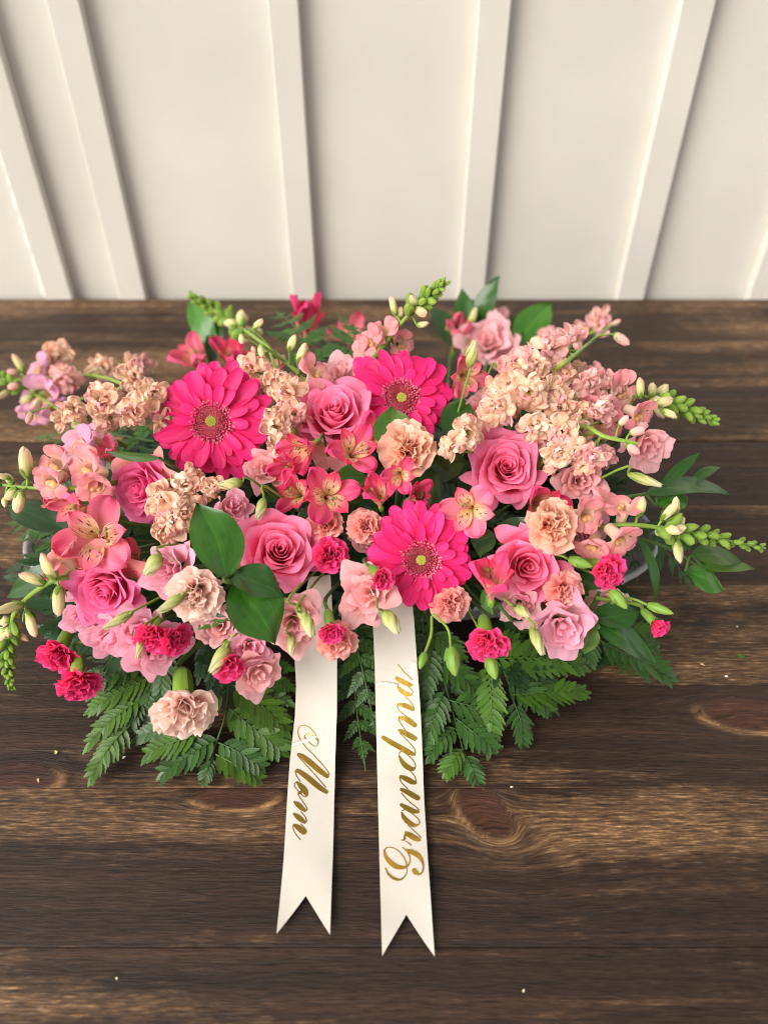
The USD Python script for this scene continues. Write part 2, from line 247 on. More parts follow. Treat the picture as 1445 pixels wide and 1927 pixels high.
mat('ribbon_satin', {'g': ('geometry', {}), 'map': ('mapping', {'scale': (900.0, 900.0, 900.0)}), 'n': ('noise_texture', {'scale': 1.0, 'detail': 3.0}), 'b': ('bump', {'strength': 0.35, 'distance': 0.0004}),
     'n2': ('noise_texture', {'scale': 45.0, 'detail': 3.0}), 'r': ('rgb_ramp', {'ramp': [(0.3, (0.60, 0.568, 0.495)), (0.7, (0.625, 0.593, 0.52))]}), 'p': ('principled_bsdf', {'roughness': 0.48, 'specular_ior_level': 0.35, 'sheen_weight': 0.25})},
    [('g.position', 'map.vector'), ('map.vector', 'n.vector'), ('n.fac', 'b.height'), ('b.normal', 'p.normal'), ('g.position', 'n2.vector'), ('n2.fac', 'r.fac'), ('r.color', 'p.base_color')], 'p.BSDF')
mat('gold_foil', {'g': ('geometry', {}), 'n': ('noise_texture', {'scale': 55.0, 'detail': 2.5}), 'b': ('bump', {'strength': 0.3, 'distance': 0.004}), 'p': ('principled_bsdf', {'base_color': (0.72, 0.45, 0.07), 'metallic': 1.0, 'roughness': 0.22})},
    [('g.position', 'n.vector'), ('n.fac', 'b.height'), ('b.normal', 'p.normal')], 'p.BSDF')
mat('film', {'d': ('principled_bsdf', {'base_color': (0.78, 0.77, 0.76), 'roughness': 0.2, 'specular_ior_level': 0.5}), 't': ('transparent_bsdf', {'color': (1, 1, 1)}), 'm': ('mix_closure', {'fac': 0.25})}, [('t.BSDF', 'm.closure1'), ('d.BSDF', 'm.closure2')], 'm.closure')
mat('crinkle', {'p': ('principled_bsdf', {'base_color': (0.70, 0.675, 0.60), 'roughness': 0.25, 'specular_ior_level': 0.6, 'coat_weight': 0.3})}, [], 'p.BSDF')
mat('wood', {
    'a': ('attribute', {'attribute': 'grain'}), 's': ('separate_xyz', {}), 'ak': ('attribute', {'attribute': 'knot'}), 'sk': ('separate_xyz', {}),
    'm1': ('mapping', {'scale': (1.8, 62.0, 1.0)}), 'n1': ('noise_texture', {'scale': 1.0, 'detail': 7.0, 'roughness': 0.68}),
    'm2': ('mapping', {'scale': (1.7, 9.0, 1.0)}), 'n2': ('noise_texture', {'scale': 1.0, 'detail': 4.0, 'roughness': 0.55}),
    'm3': ('mapping', {'scale': (62.0, 520.0, 1.0)}), 'n3': ('noise_texture', {'scale': 1.0, 'detail': 4.0, 'roughness': 0.7}),
    'm4': ('mapping', {'scale': (15.0, 220.0, 1.0)}), 'n4': ('noise_texture', {'scale': 1.0, 'detail': 5.0, 'roughness': 0.72}),
    'm5': ('mapping', {'scale': (30.0, 30.0, 30.0)}), 'n5': ('noise_texture', {'scale': 1.0, 'detail': 5.0, 'roughness': 0.65}),
    'dark': ('rgb_ramp', {'ramp': [(0.28, (0.0165, 0.0098, 0.0066)), (0.5, (0.028, 0.0162, 0.0103)), (0.74, (0.066, 0.034, 0.0185))]}),
    'm6': ('mapping', {'scale': (30.0, 400.0, 1.0)}), 'n6': ('noise_texture', {'scale': 1.0, 'detail': 2.0, 'roughness': 0.6}), 'po': ('map_range', {'from_min': 0.30, 'from_max': 0.42, 'to_min': 0.35, 'to_max': 1.0, 'clamp': True}), 'fl': ('map_range', {'from_min': 0.64, 'from_max': 0.72, 'to_min': 1.0, 'to_max': 2.3, 'clamp': True}), 'pf': ('math', {'math_type': 'multiply'}), 'pk': ('math', {'math_type': 'multiply'}),
    'w1': ('math', {'math_type': 'multiply', 'value2': 1.9}), 'w0': ('math', {'math_type': 'multiply_add', 'value2': 0.42}), 'w2': ('math', {'math_type': 'multiply_add', 'value2': 0.65}), 'w3': ('math', {'math_type': 'multiply_add', 'value2': 0.42}),
    'wr': ('map_range', {'from_min': 1.68, 'from_max': 2.06, 'to_min': 0.0, 'to_max': 1.0, 'clamp': True}),
    'tan': ('rgb_ramp', {'ramp': [(0.32, (0.085, 0.045, 0.022)), (0.52, (0.165, 0.092, 0.044)), (0.70, (0.37, 0.225, 0.11))]}),
    'mix': ('mix', {}), 'fib': ('map_range', {'from_min': 0.3, 'from_max': 0.7, 'to_min': 0.48, 'to_max': 1.6}), 'hf': ('hsv', {}),
    'rn': ('map_range', {'from_min': 0.35, 'from_max': 0.6, 'clamp': True}), 'rimf': ('math', {'math_type': 'multiply'}), 'mr': ('mix', {'color2': (0.36, 0.20, 0.09)}),
    'kc': ('rgb_ramp', {'ramp': [(0.3, (0.028, 0.012, 0.009)), (0.7, (0.085, 0.034, 0.019))]}), 'mk': ('mix', {}),
    'bh': ('math', {'math_type': 'add'}), 'b': ('bump', {'strength': 0.8, 'distance': 0.0012}),
    'ro': ('map_range', {'from_min': 0.3, 'from_max': 0.7, 'to_min': 0.38, 'to_max': 0.60}),
    'p': ('principled_bsdf', {'specular_ior_level': 0.27})},
    [('a.vector', 's.vector'), ('ak.vector', 'sk.vector')] + [('a.vector', f'm{i}.vector') for i in (1, 2, 3, 4, 5, 6)] + [(f'm{i}.vector', f'n{i}.vector') for i in (1, 2, 3, 4, 5, 6)] +
    [('n1.fac', 'dark.fac'), ('n2.fac', 'w1.value1'), ('n1.fac', 'w0.value1'), ('w1.value', 'w0.value3'), ('n4.fac', 'w2.value1'), ('w0.value', 'w2.value3'), ('n5.fac', 'w3.value1'), ('w2.value', 'w3.value3'), ('w3.value', 'wr.value'), ('n3.fac', 'tan.fac'), ('wr.result', 'mix.fac'), ('dark.color', 'mix.color1'), ('tan.color', 'mix.color2'),
     ('n4.fac', 'rn.value'), ('sk.y', 'rimf.value1'), ('rn.result', 'rimf.value2'), ('rimf.value', 'mr.fac'), ('n1.fac', 'kc.fac'), ('sk.x', 'mk.fac'), ('mix.color', 'mk.color1'), ('kc.color', 'mk.color2'), ('mk.color', 'mr.color1'), ('n3.fac', 'fib.value'), ('n6.fac', 'po.value'), ('n6.fac', 'fl.value'), ('po.result', 'pf.value1'), ('fl.result', 'pf.value2'), ('pf.value', 'pk.value1'), ('fib.result', 'pk.value2'), ('pk.value', 'hf.value'), ('mr.color', 'hf.color'), ('hf.color', 'p.base_color'),
     ('n3.fac', 'bh.value1'), ('n4.fac', 'bh.value2'), ('bh.value', 'b.height'), ('b.normal', 'p.normal'), ('n4.fac', 'ro.value'), ('ro.result', 'p.roughness')], 'p.BSDF')

# ------------------------------------------------------------------ wall and table
def prism(x0, x1, y0, y1, z0, z1, c=0.0):
    m = trimesh.creation.box([x1 - x0, y1 - y0, z1 - z0]) if c == 0 else None
    if m is None:
        P = [[sx * ((x1 - x0) / 2 - (c if a != 0 else 0)), sy * ((y1 - y0) / 2 - (c if a != 1 else 0)), sz * ((z1 - z0) / 2 - (c if a != 2 else 0))] for sx in (-1, 1) for sy in (-1, 1) for sz in (-1, 1) for a in range(3)]
        m = trimesh.convex.convex_hull(np.array(P))
    m.apply_translation([(x0 + x1) / 2, (y0 + y1) / 2, (z0 + z1) / 2]); return np.array(m.vertices), np.array(m.faces)
YW = 1.222
wall = Thing('board_and_batten_wall', 'cream painted board and batten wall behind the dark wooden table', 'wall', (0, YW, -0.3))
def wx(px): return (px - 722.5) / F * (1.31 * 0.995)
bat = [(-330, -285), (90, 140), (228, 277), (552, 597), (861, 909), (1158, 1208), (1403, 1452), (1700, 1750)]
edges = [wx(-700)] + [wx((a + b) / 2) for a, b in bat] + [wx(2100)]
for i in range(len(edges) - 1):
    wall.part('panel', prism(edges[i] + 0.001, edges[i + 1] - 0.001, YW, YW + 0.012, -0.3, 1.9), 'wall_paint', smooth=False)
for a, b in bat:
    wall.part('batten', prism(wx(a), wx(b), YW - 0.019, YW - 0.0005, -0.3, 1.9, 0.0015), 'wall_paint', smooth=False)
rng = np.random.default_rng(5)
zc = np.linspace(0.0, 0.5, 60); cx = wx(86) - 0.002
cpts = np.stack([cx + rng.normal(0, 0.0012, 60), np.full(60, YW - 0.003), zc], 1)
wall.part('caulk_bead', tube(cpts, np.abs(rng.normal(0.0022, 0.0012, 60)) + 0.0006, 6), 'caulk')

seams = [-0.05, 0.075, 0.20, 0.322, 0.4245, 0.551, 0.678, 0.805, 0.935, 1.065, 1.203]
k1, k2, k3, k4 = at(912, 1530), at(1405, 1345), at(35, 1470), at(445, 1500)
knots = [(k1, 0.026, 0.016, -0.75, None), (k2, 0.040, 0.017, -0.1, None), (k3, 0.030, 0.016, 0.0, None), (k4, 0.030, 0.011, 0.0, None)]
table = Thing('wooden_table', 'dark stained plank table top with worn lighter streaks under the flowers', 'table', (0, 0.6, -0.04))
for i in range(len(seams) - 1):
    y0, y1 = seams[i], seams[i + 1]; gap = 0.0012 if abs(y1 - 0.805) < 1e-6 else 0.0001
    y0 += 0.0012 if abs(y0 - 0.805) < 1e-6 else 0.0001; y1 -= gap
    nx, ny = 520, 44; xs = np.linspace(-0.95, 0.95, nx); ys = np.concatenate([[y0, y0 + 0.0002], np.linspace(y0 + 0.0014, y1 - 0.0014, ny - 4), [y1 - 0.0002, y1]])
    Y, Xg = np.meshgrid(ys, xs, indexing='ij'); Z = np.zeros_like(Y)
    zz = np.zeros(ny); hi0, hi1 = (abs(seams[i] - 0.805) < 1e-6), (abs(seams[i + 1] - 0.805) < 1e-6); zz[0] = -0.006 if hi0 else -0.0009; zz[-1] = -0.006 if hi1 else -0.0009; zz[1] = -0.0008 if hi0 else -0.0001; zz[-2] = -0.0008 if hi1 else -0.0001; Z += zz[:, None]
    Z += 0.0006 * (meshkit.fbm(np.stack([Xg * 6, Y * 30, 0 * Y + i], 2), 3) - 0.5)
    gx, gy, kk, rim = Xg.copy(), Y.copy(), np.zeros_like(Y), np.zeros_like(Y)
    for p, a, b, th, _ in knots:
        if not (y0 - 0.001 <= p[1] <= y1 + 0.001): continue
        dx, dy = Xg - p[0], Y - p[1]; c, s = math.cos(th), math.sin(th); ex, ey = dx * c + dy * s, -dx * s + dy * c
        wob = 1 + 0.25 * (meshkit.fbm(np.stack([Xg * 40, Y * 40, 0 * Y + 3], 2), 3) - 0.5)
        d2 = ((ex / a) ** 2 + (ey / b) ** 2) * wob; inside = d2 < 1
        gy = np.where(inside, gy + 0.35 * b * np.sqrt(d2), gy - dy / np.maximum(d2, 1.0) ** 1.15)
        kk = np.maximum(kk, np.clip(1.25 - d2, 0, 0.4) / 0.4); rim = np.maximum(rim, np.exp(-((np.sqrt(d2) - 1.12) / 0.13) ** 2) * np.clip(0.45 - ey / b * 0.9 + 1.2 * (meshkit.fbm(np.stack([Xg * 22, Y * 30, 0 * Y + 5], 2), 2) - 0.5), 0, 1))
    gy = gy + 0.006 * (meshkit.fbm(np.stack([Xg * 2.2, Y * 5, 0 * Y + 9 + i], 2), 3) - 0.5)
    P = np.stack([Xg, Y, Z], 2); g = surf(P)
    table.part('plank', g, 'wood', smooth=True)
    UsdGeom.PrimvarsAPI(table.last).CreatePrimvar('knot', Sdf.ValueTypeNames.Float3Array, 'vertex').Set(Vt.Vec3fArray.FromNumpy(np.stack([kk, rim, kk], 2).reshape(-1, 3).astype(np.float32)))
    UsdGeom.PrimvarsAPI(table.last).CreatePrimvar('grain', Sdf.ValueTypeNames.Float3Array, 'vertex').Set(Vt.Vec3fArray.FromNumpy(np.stack([gx + 7.3 * i, gy + 1.7 * i, 0 * kk + i], 2).reshape(-1, 3).astype(np.float32)))
table.part('apron_board', prism(-0.95, 0.95, 1.18, 1.2, -0.12, -0.008), 'stem_dark', smooth=False)

# ------------------------------------------------------------------ dish and foam
dish = Thing('flower_dish', 'oval clear grey plastic dish under the flowers, rim showing at right', 'dish', (-0.02, 0.585, 0))
def oval(profile, cx, cy, ax, ay, n=64):
    a = np.linspace(0, 2 * pi, n + 1)
    return surf(np.stack([np.stack([cx + (ax + o) * np.sign(np.cos(a)) * np.abs(np.cos(a)) ** 0.8, cy + (ay + o) * np.sign(np.sin(a)) * np.abs(np.sin(a)) ** 0.8, np.full(n + 1, z)], 1) for o, z in profile]))
dish.part('bowl', oval([(-0.06, 0.001), (-0.02, 0.001), (-0.012, 0.004), (0.0, 0.042), (0.004, 0.044), (0.006, 0.042), (0.0055, 0.038)], -0.045, 0.588, 0.325, 0.104), 'dish_plastic')
foam = Thing('floral_foam_block', 'dark green floral foam block hidden beneath the blooms in the dish', 'floral foam', (-0.02, 0.585, 0.004))
foam.part('block', prism(-0.27, 0.20, 0.50, 0.66, 0.004, 0.085, 0.012), 'foam_green', smooth=False)
FOAM = np.array([-0.02, 0.58, 0.06])
def foam_pt(p):
    return np.array([np.clip(p[0] * 0.6, -0.24, 0.18), 0.58 + (p[1] - 0.58) * 0.25, 0.075])

# ------------------------------------------------------------------ flower builders
def stem(T, p, axis, r=0.0022, m='stem_dark', start=0.0, back=0.035):
    b = foam_pt(p); q = np.asarray(p) - axis * max(back, start * 1.3)
    T.part('stem', tube(curve([np.asarray(p) - axis * start, q, (q + b) / 2 - np.array([0, 0, 0.006]), b], 10), r, 6), m)
def gerbera(px, py, R, a, b, dz, seed, label):
    rng = np.random.default_rng(seed); p = on(px, py, dz); ax = facing(p, a, b); Rm = frame(ax, roll=rng.uniform(0, 6)); s = pxm(p, R)
    T = Thing('gerbera', label, 'gerbera', p, 'hot pink gerberas'); pl = lambda g: place(g, p, Rm, s)
    q = rng.uniform(0, 6); un = lambda t: 1 + 0.07 * math.sin(t + q) + 0.05 * math.sin(3 * t + 2 * q)
    for n, L, z, e0, e1, w in ((24, 0.82, -0.035, 6, -10, 0.30), (21, 0.74, 0.0, 11, -6, 0.28), (13, 0.46, 0.03, 20, 2, 0.18)):
        for i in range(n):
            if n == 15 and rng.random() < 0.35: continue
            g = petal(rng, L * rng.uniform(0.86, 1.06) * un(2 * pi * i / n), w * rng.uniform(0.85, 1.15), e0 + rng.uniform(-4, 6), e1 + rng.uniform(-9, 8), 0.5 * rng.choice([1, 1, -0.4]), 0.012, 1.5, 1.5, 0.40, 0.42, 0.19, z + rng.uniform(-0.012, 0.012), 7, 11, twist=rng.uniform(-0.2, 0.2), dense=1.7)
            v = g[0].copy(); uu = g[2][:, 0]; v[:, 2] += 0.008 * np.cos(uu * 6 * pi) * np.sin(g[2][:, 1] * pi)
            T.part('petal', pl(rotz((v, g[1], g[2]), 2 * pi * (i + rng.uniform(-0.28, 0.28)) / n)), 'gerbera_petal')
    T.part('disc', pl(lathe([(0.001, 0.05), (0.1, 0.075), (0.2, 0.07), (0.3, 0.03), (0.33, -0.02), (0.1, -0.1), (0.03, -0.12)], 24)), 'gerbera_ring')
    gs = []
    for ring, (r, n, L, e0, e1, w, z) in enumerate(((0.30, 46, 0.115, 55, 5, 0.04, 0.03), (0.275, 46, 0.09, 70, 20, 0.04, 0.05), (0.245, 44, 0.08, 85, 40, 0.035, 0.06))):
        for i in range(n):
            gs.append(rotz(petal(rng, L * rng.uniform(0.7, 1.25), w, e0 + rng.uniform(-15, 15), e1 + rng.uniform(-30, 20), 0.6, 0, 1, 1.2, 0.5, 0.5, r, z, 3, 4), 2 * pi * (i + rng.uniform(-.4, .4)) / n))
    T.part('fringe_floret', pl(join(gs)), 'gerbera_inner', kind='stuff')
    gs = []
    for r, n, L in ((0.21, 36, 0.07), (0.18, 32, 0.06), (0.15, 28, 0.05), (0.125, 24, 0.045)):
        for i in range(n):
            gs.append(rotz(petal(rng, L * rng.uniform(0.7, 1.3), 0.028, 80, rng.uniform(40, 110), 0.6, 0, 1, 1.1, 0.5, 0.6, r, 0.06, 3, 4), 2 * pi * (i + rng.uniform(-.4, .4)) / n))
    T.part('disc_floret', pl(join(gs)), 'gerbera_ring', kind='stuff')
    gs = []
    for i in range(60):
        r = 0.088 * math.sqrt((i + 0.5) / 60); th = i * 2.39996; m = trimesh.creation.icosphere(1, 0.012)
        v = np.array(m.vertices) * [1, 1, 1.5] + [r * math.cos(th), r * math.sin(th), 0.085 - 1.2 * r * r]
        gs.append((v, np.array(m.faces), np.tile([0.5, r * 8], (len(v), 1))))
    T.part('eye_floret', pl(join(gs)), 'gerbera_eye', kind='stuff')
    stem(T, p, ax, 0.0032, 'stem_green', 0.1 * s)
def rose(px, py, R, a, b, dz, seed, label, m='rose_petal', guard=(), n=31, squeeze=1.0):
    rng = np.random.default_rng(seed); p = on(px, py, dz); ax = facing(p, a, b); Rm = frame(ax, roll=rng.uniform(0, 6)); s = pxm(p, R)
    s = s * 1.05; T = Thing('rose', label, 'rose', p, 'pink roses'); pl = lambda g: place((g[0] - [0, 0, 0.62], g[1], g[2]), p, Rm, s)
    ph = rng.uniform(0, 6)
    for i in range(n):
        t = i / (n - 1); R1 = 0.045 + 0.78 * t ** 1.15 * squeeze; ph += 2.39996 + rng.uniform(-0.25, 0.25)
        H = 0.95 - 0.24 * t ** 1.8 + rng.uniform(-0.025, 0.025); dph = 2.0 - 1.35 * t ** 0.6
        g = bowl(rng, R1, H, ph, dph, roll=0.02 + 0.19 * t ** 1.4, lean=0.22 * (1 - t) ** 2, spiral=0.10 * (1 - t) + 0.03, drop=0.10 + 0.22 * t, tip=0.03 + 0.04 * t, f0=0.35 - 0.1 * t, belly=0.7, nu=13, nv=10)
        gi = len(guard) and i >= n - len(guard)
        T.part('petal', pl(g), m)
    for i, (gph, gr) in enumerate(guard):
        g = bowl(rng, gr, 0.55, gph, 0.62, roll=0.22, drop=0.25, tip=0.06, f0=0.2, belly=0.8, nu=13, nv=10)
        T.part('petal', pl(g), 'rose_guard', label='peach coloured outer petal')
    T.part('calyx', pl(lathe([(0.02, -0.22), (0.13, -0.16), (0.16, -0.05), (0.12, 0.03)], 10)), 'green_calyx')
    stem(T, p, ax, 0.003, 'stem_dark', 0.75 * s)
def carnation(px, py, R, a, b, dz, seed, label, m, name='carnation', group=None, calyx=True, n=(6, 7, 7, 6), openness=0.0, tail=None, serr=0.06):
    rng = np.random.default_rng(seed); p = on(px, py, dz); ax = facing(p, a, b); Rm = frame(ax, roll=rng.uniform(0, 6)); s = pxm(p, R)
    s = s * 1.06; T = Thing(name, label, 'carnation', p, group); pl = lambda g: place((g[0] - [0, 0, 0.45], g[1], g[2]), p, Rm, s)
    o = openness
    for k, (cnt, L, W, e0, e1) in enumerate(((n[0], 1.02, 1.25, 62 + 20 * o, 2 + 60 * o), (n[1], 0.98, 1.05, 68 + 14 * o, 30 + 42 * o), (n[2], 0.92, 0.9, 78, 58 + 20 * o), (n[3], 0.85, 0.75, 88, 84))):
        for i in range(cnt):
            g = fan(rng, L * rng.uniform(0.9, 1.05), W * rng.uniform(0.8, 1.15), e0 + rng.uniform(-6, 6), e1 + rng.uniform(-14, 14), 0.10 + 0.06 * k / 3, rng.uniform(1.0, 2.2), serr, 0.02 + 0.03 * (3 - k) / 3, 0.0, cup=rng.uniform(-0.4, 0.9))
            T.part('petal', pl(rotz(g, 2 * pi * (i + rng.uniform(-0.3, 0.3)) / cnt + k * 0.4)), m)
    if calyx:
        cy = lathe([(0.04, -1.02), (0.17, -0.98), (0.25, -0.8), (0.27, -0.4), (0.27, -0.05), (0.23, 0.1)], 12)
        T.part('calyx', pl(cy), 'green_calyx')
        for i in range(5):
            T.part('sepal', pl(rotz(petal(rng, 0.34, 0.26, 88, 70, 0.7, 0, 1, 0.8, 0.7, 0.8, 0.265, -0.12, 5, 5), 2 * pi * i / 5)), 'green_calyx')
    if tail is None: stem(T, p, ax, 0.0016 if R < 50 else 0.0024, 'stem_dark', s * 1.4)
    else:
        q = on(*tail); st = p - ax * s * 1.4
        T.part('stem', tube(curve([st, st - ax * s * 0.6, q], 10), 0.0016, 6), 'stem_green')
def alstro(px, py, R, a, b, dz, seed, label, red=0, closed=0.0, roll=None, drop=()):
    rng = np.random.default_rng(seed); p = on(px, py, dz); ax = facing(p, a, b); Rm = frame(ax, roll=rng.uniform(0, 6) if roll is None else math.radians(roll)); s = pxm(p, R) * (1.2 if red else 1.06)
    T = Thing('alstroemeria', label, 'alstroemeria', p, 'alstroemeria blooms'); pl = lambda g: place((g[0] - [0, 0, 0.45], g[1], g[2]), p, Rm, s)
    om = ('alstro_outer', 'alstro_outer_red', 'alstro_dusty')[red]; im = ('alstro_streak', 'alstro_streak_red', 'alstro_streak')[red]; c = closed
    for i in range(3):
        if i in drop: continue
        T.part('petal', pl(rotz(petal(rng, 1.15 + 0.25 * c, 0.84 - 0.40 * c, 72 + 10 * c, 0 + 82 * c + rng.uniform(-16, 12), rng.uniform(.2, 1.0), 0.11, 1.9, 1.8, 0.42, 0.2, 0.05, 0, 9, 12, 0.8, dense=1.4), 2 * pi * i / 3 + rng.uniform(-.1, .1))), om)
    for i in range(3):
        T.part('streaked_petal', pl(rotz(petal(rng, 1.15, 0.56 - 0.1 * c, 80, 20 + 55 * c + rng.uniform(-10, 10), 0.7, 0.03, 1.4, 1.6, 0.7, 0.2, 0.04, 0.02, 9, 11, 0.8), 2 * pi * (i + 0.5) / 3 + rng.uniform(-.1, .1))), im)
    for i in range(4):
        th = rng.uniform(-0.7, 0.7) + pi; e = rng.uniform(0.1, 0.35); end = np.array([0.55 * math.cos(th) * e * 2, 0.55 * math.sin(th) * e * 2, 0.85])
        st = T.part('stamen', pl(tube(curve([(0, 0, 0.05), (end[0] * .3, end[1] * .3, 0.5), end], 7), 0.016, 5)), 'snap_petal')
        mm = trimesh.creation.icosphere(1, 0.045); T.part('anther', pl((np.array(mm.vertices) * [1, 1, 1.8] + end, np.array(mm.faces), np.zeros((len(mm.vertices), 2)))), 'anther', parent=st)
    T.part('ovary', pl(lathe([(0.03, -0.28), (0.09, -0.2), (0.1, -0.05), (0.06, 0.03)], 8)), 'green_calyx')
    stem(T, p, ax, 0.0013, 'stem_dark', 0.7 * s, 0.017)
def lisianthus(px, py, R, a, b, dz, seed, label, m='lisianthus_petal', closed=0.0, n=11):
    rng = np.random.default_rng(seed); p = on(px, py, dz); ax = facing(p, a, b); Rm = frame(ax, roll=rng.uniform(0, 6)); s = pxm(p, R)
    s = s * 1.10; T = Thing('lisianthus', label, 'lisianthus', p, 'lisianthus blooms'); pl = lambda g: place((g[0] - [0, 0, 0.7], g[1], g[2]), p, Rm, s)
    ph = rng.uniform(0, 6)
    for i in range(n):
        t = i / (n - 1); ph += 2.39996 + rng.uniform(-.3, .3); R1 = (0.12 + 0.78 * t) * (1 - 0.42 * closed)
        g = bowl(rng, R1, 1.12 - 0.18 * t, ph, 1.6 - 0.72 * t, roll=(0.04 + 0.24 * t) * (1 - closed), ruf=0.035 + 0.025 * t, rn=rng.uniform(1.2, 2.4), spiral=0.08, drop=0.12 + 0.15 * t, f0=0.15, belly=0.9, nu=17, nv=9)
        T.part('petal', pl(g), m)
    T.part('calyx', pl(lathe([(0.03, -0.12), (0.1, -0.08), (0.13, 0.0), (0.12, 0.08)], 8)), 'green_calyx')
    for i in range(5):
        T.part('sepal', pl(rotz(petal(rng, 0.6, 0.07, 60, 80, 0.3, 0, 1, 0.8, 0.7, 0.8, 0.1, -0.05, 3, 5), 2 * pi * i / 5)), 'green_calyx')
    stem(T, p, ax, 0.0016, 'stem_dark', 0.8 * s)
def bud(px, py, L, W, ang, dz, seed, label, m='lisianthus_bud', toward=0.25, cat='flower bud', name='lisianthus_bud', group='lisianthus buds', tail=None, flare=0.0):
    """a spindle bud whose base is at the pixel, pointing along the screen angle ang (degrees, 0 right, 90 up)"""
    rng = np.random.default_rng(seed); p = on(px, py, dz); ax = facing(p, math.cos(math.radians(ang)) / toward, math.sin(math.radians(ang)) / toward); Rm = frame(ax); l, w = pxm(p, L), pxm(p, W) * 0.40
    T = Thing(name, label, cat, p, group)
    for i in range(5):
        v = np.linspace(0, 1, 12)[:, None]; u = np.linspace(-1, 1, 5)[None]; th = 2 * pi * i / 5 + 2.2 * v + u * 0.75 * (1 - 0.3 * v)
        r = w * np.sin(np.clip(v * 0.93 + 0.05, 0, 1) ** 0.8 * pi) ** 0.75 * (1 - 0.10 * np.abs(u) + 0.06 * u) + (0.22 + flare) * w * v ** 6 + 0.05 * w + 0.05 * w * np.sin(9 * v + 3 * i)
        T.part('petal', place(surf(np.stack([r * np.cos(th), r * np.sin(th), l * v * (1 - 0.06 * np.abs(u) * v) + 0 * th], 2)), p, Rm), m)
    for i in range(5):
        T.part('sepal', place(rotz(petal(rng, l * 0.55, w * 0.35, 55, 95, 0.3, 0, 1, 0.8, 0.7, 0.9, 0.15 * w, -0.02 * l, 3, 6), 2 * pi * i / 5 + 0.3), p, Rm), 'green_calyx')
    q = foam_pt(p) if tail is None else on(*tail)
    T.part('stem', tube(curve([p, p - ax * 0.010, q] if tail is None else [p, p - ax * 0.012, q], 9), 0.0011, 6), 'stem_green')
def green_bud(px, py, L, W, ang, dz, seed, label, tail=None):
    rng = np.random.default_rng(seed); p = on(px, py, dz); ax = facing(p, math.cos(math.radians(ang)) * 4, math.sin(math.radians(ang)) * 4); Rm = frame(ax); l, w = pxm(p, L), pxm(p, W) / 2
    T = Thing('carnation_bud', label, 'flower bud', p, 'closed carnation buds')
    T.part('calyx', place(lathe([(0.15 * w, 0), (0.7 * w, 0.08 * l), (w, 0.35 * l), (0.85 * w, 0.65 * l), (0.4 * w, 0.9 * l), (0.02 * w, l)], 10), p, Rm), 'green_calyx')
    for i in range(4): T.part('sepal', place(rotz(petal(rng, 0.5 * l, 0.9 * w, 60, 88, 0.8, 0, 1, 0.8, 0.7, 0.9, 0.6 * w, 0.02 * l, 5, 5), pi / 2 * i), p, Rm), 'green_calyx')
    q = foam_pt(p) if tail is None else on(*tail)
    T.part('stem', tube(curve([p, p - ax * 0.015, q], 10), 0.0011, 6), 'stem_green')
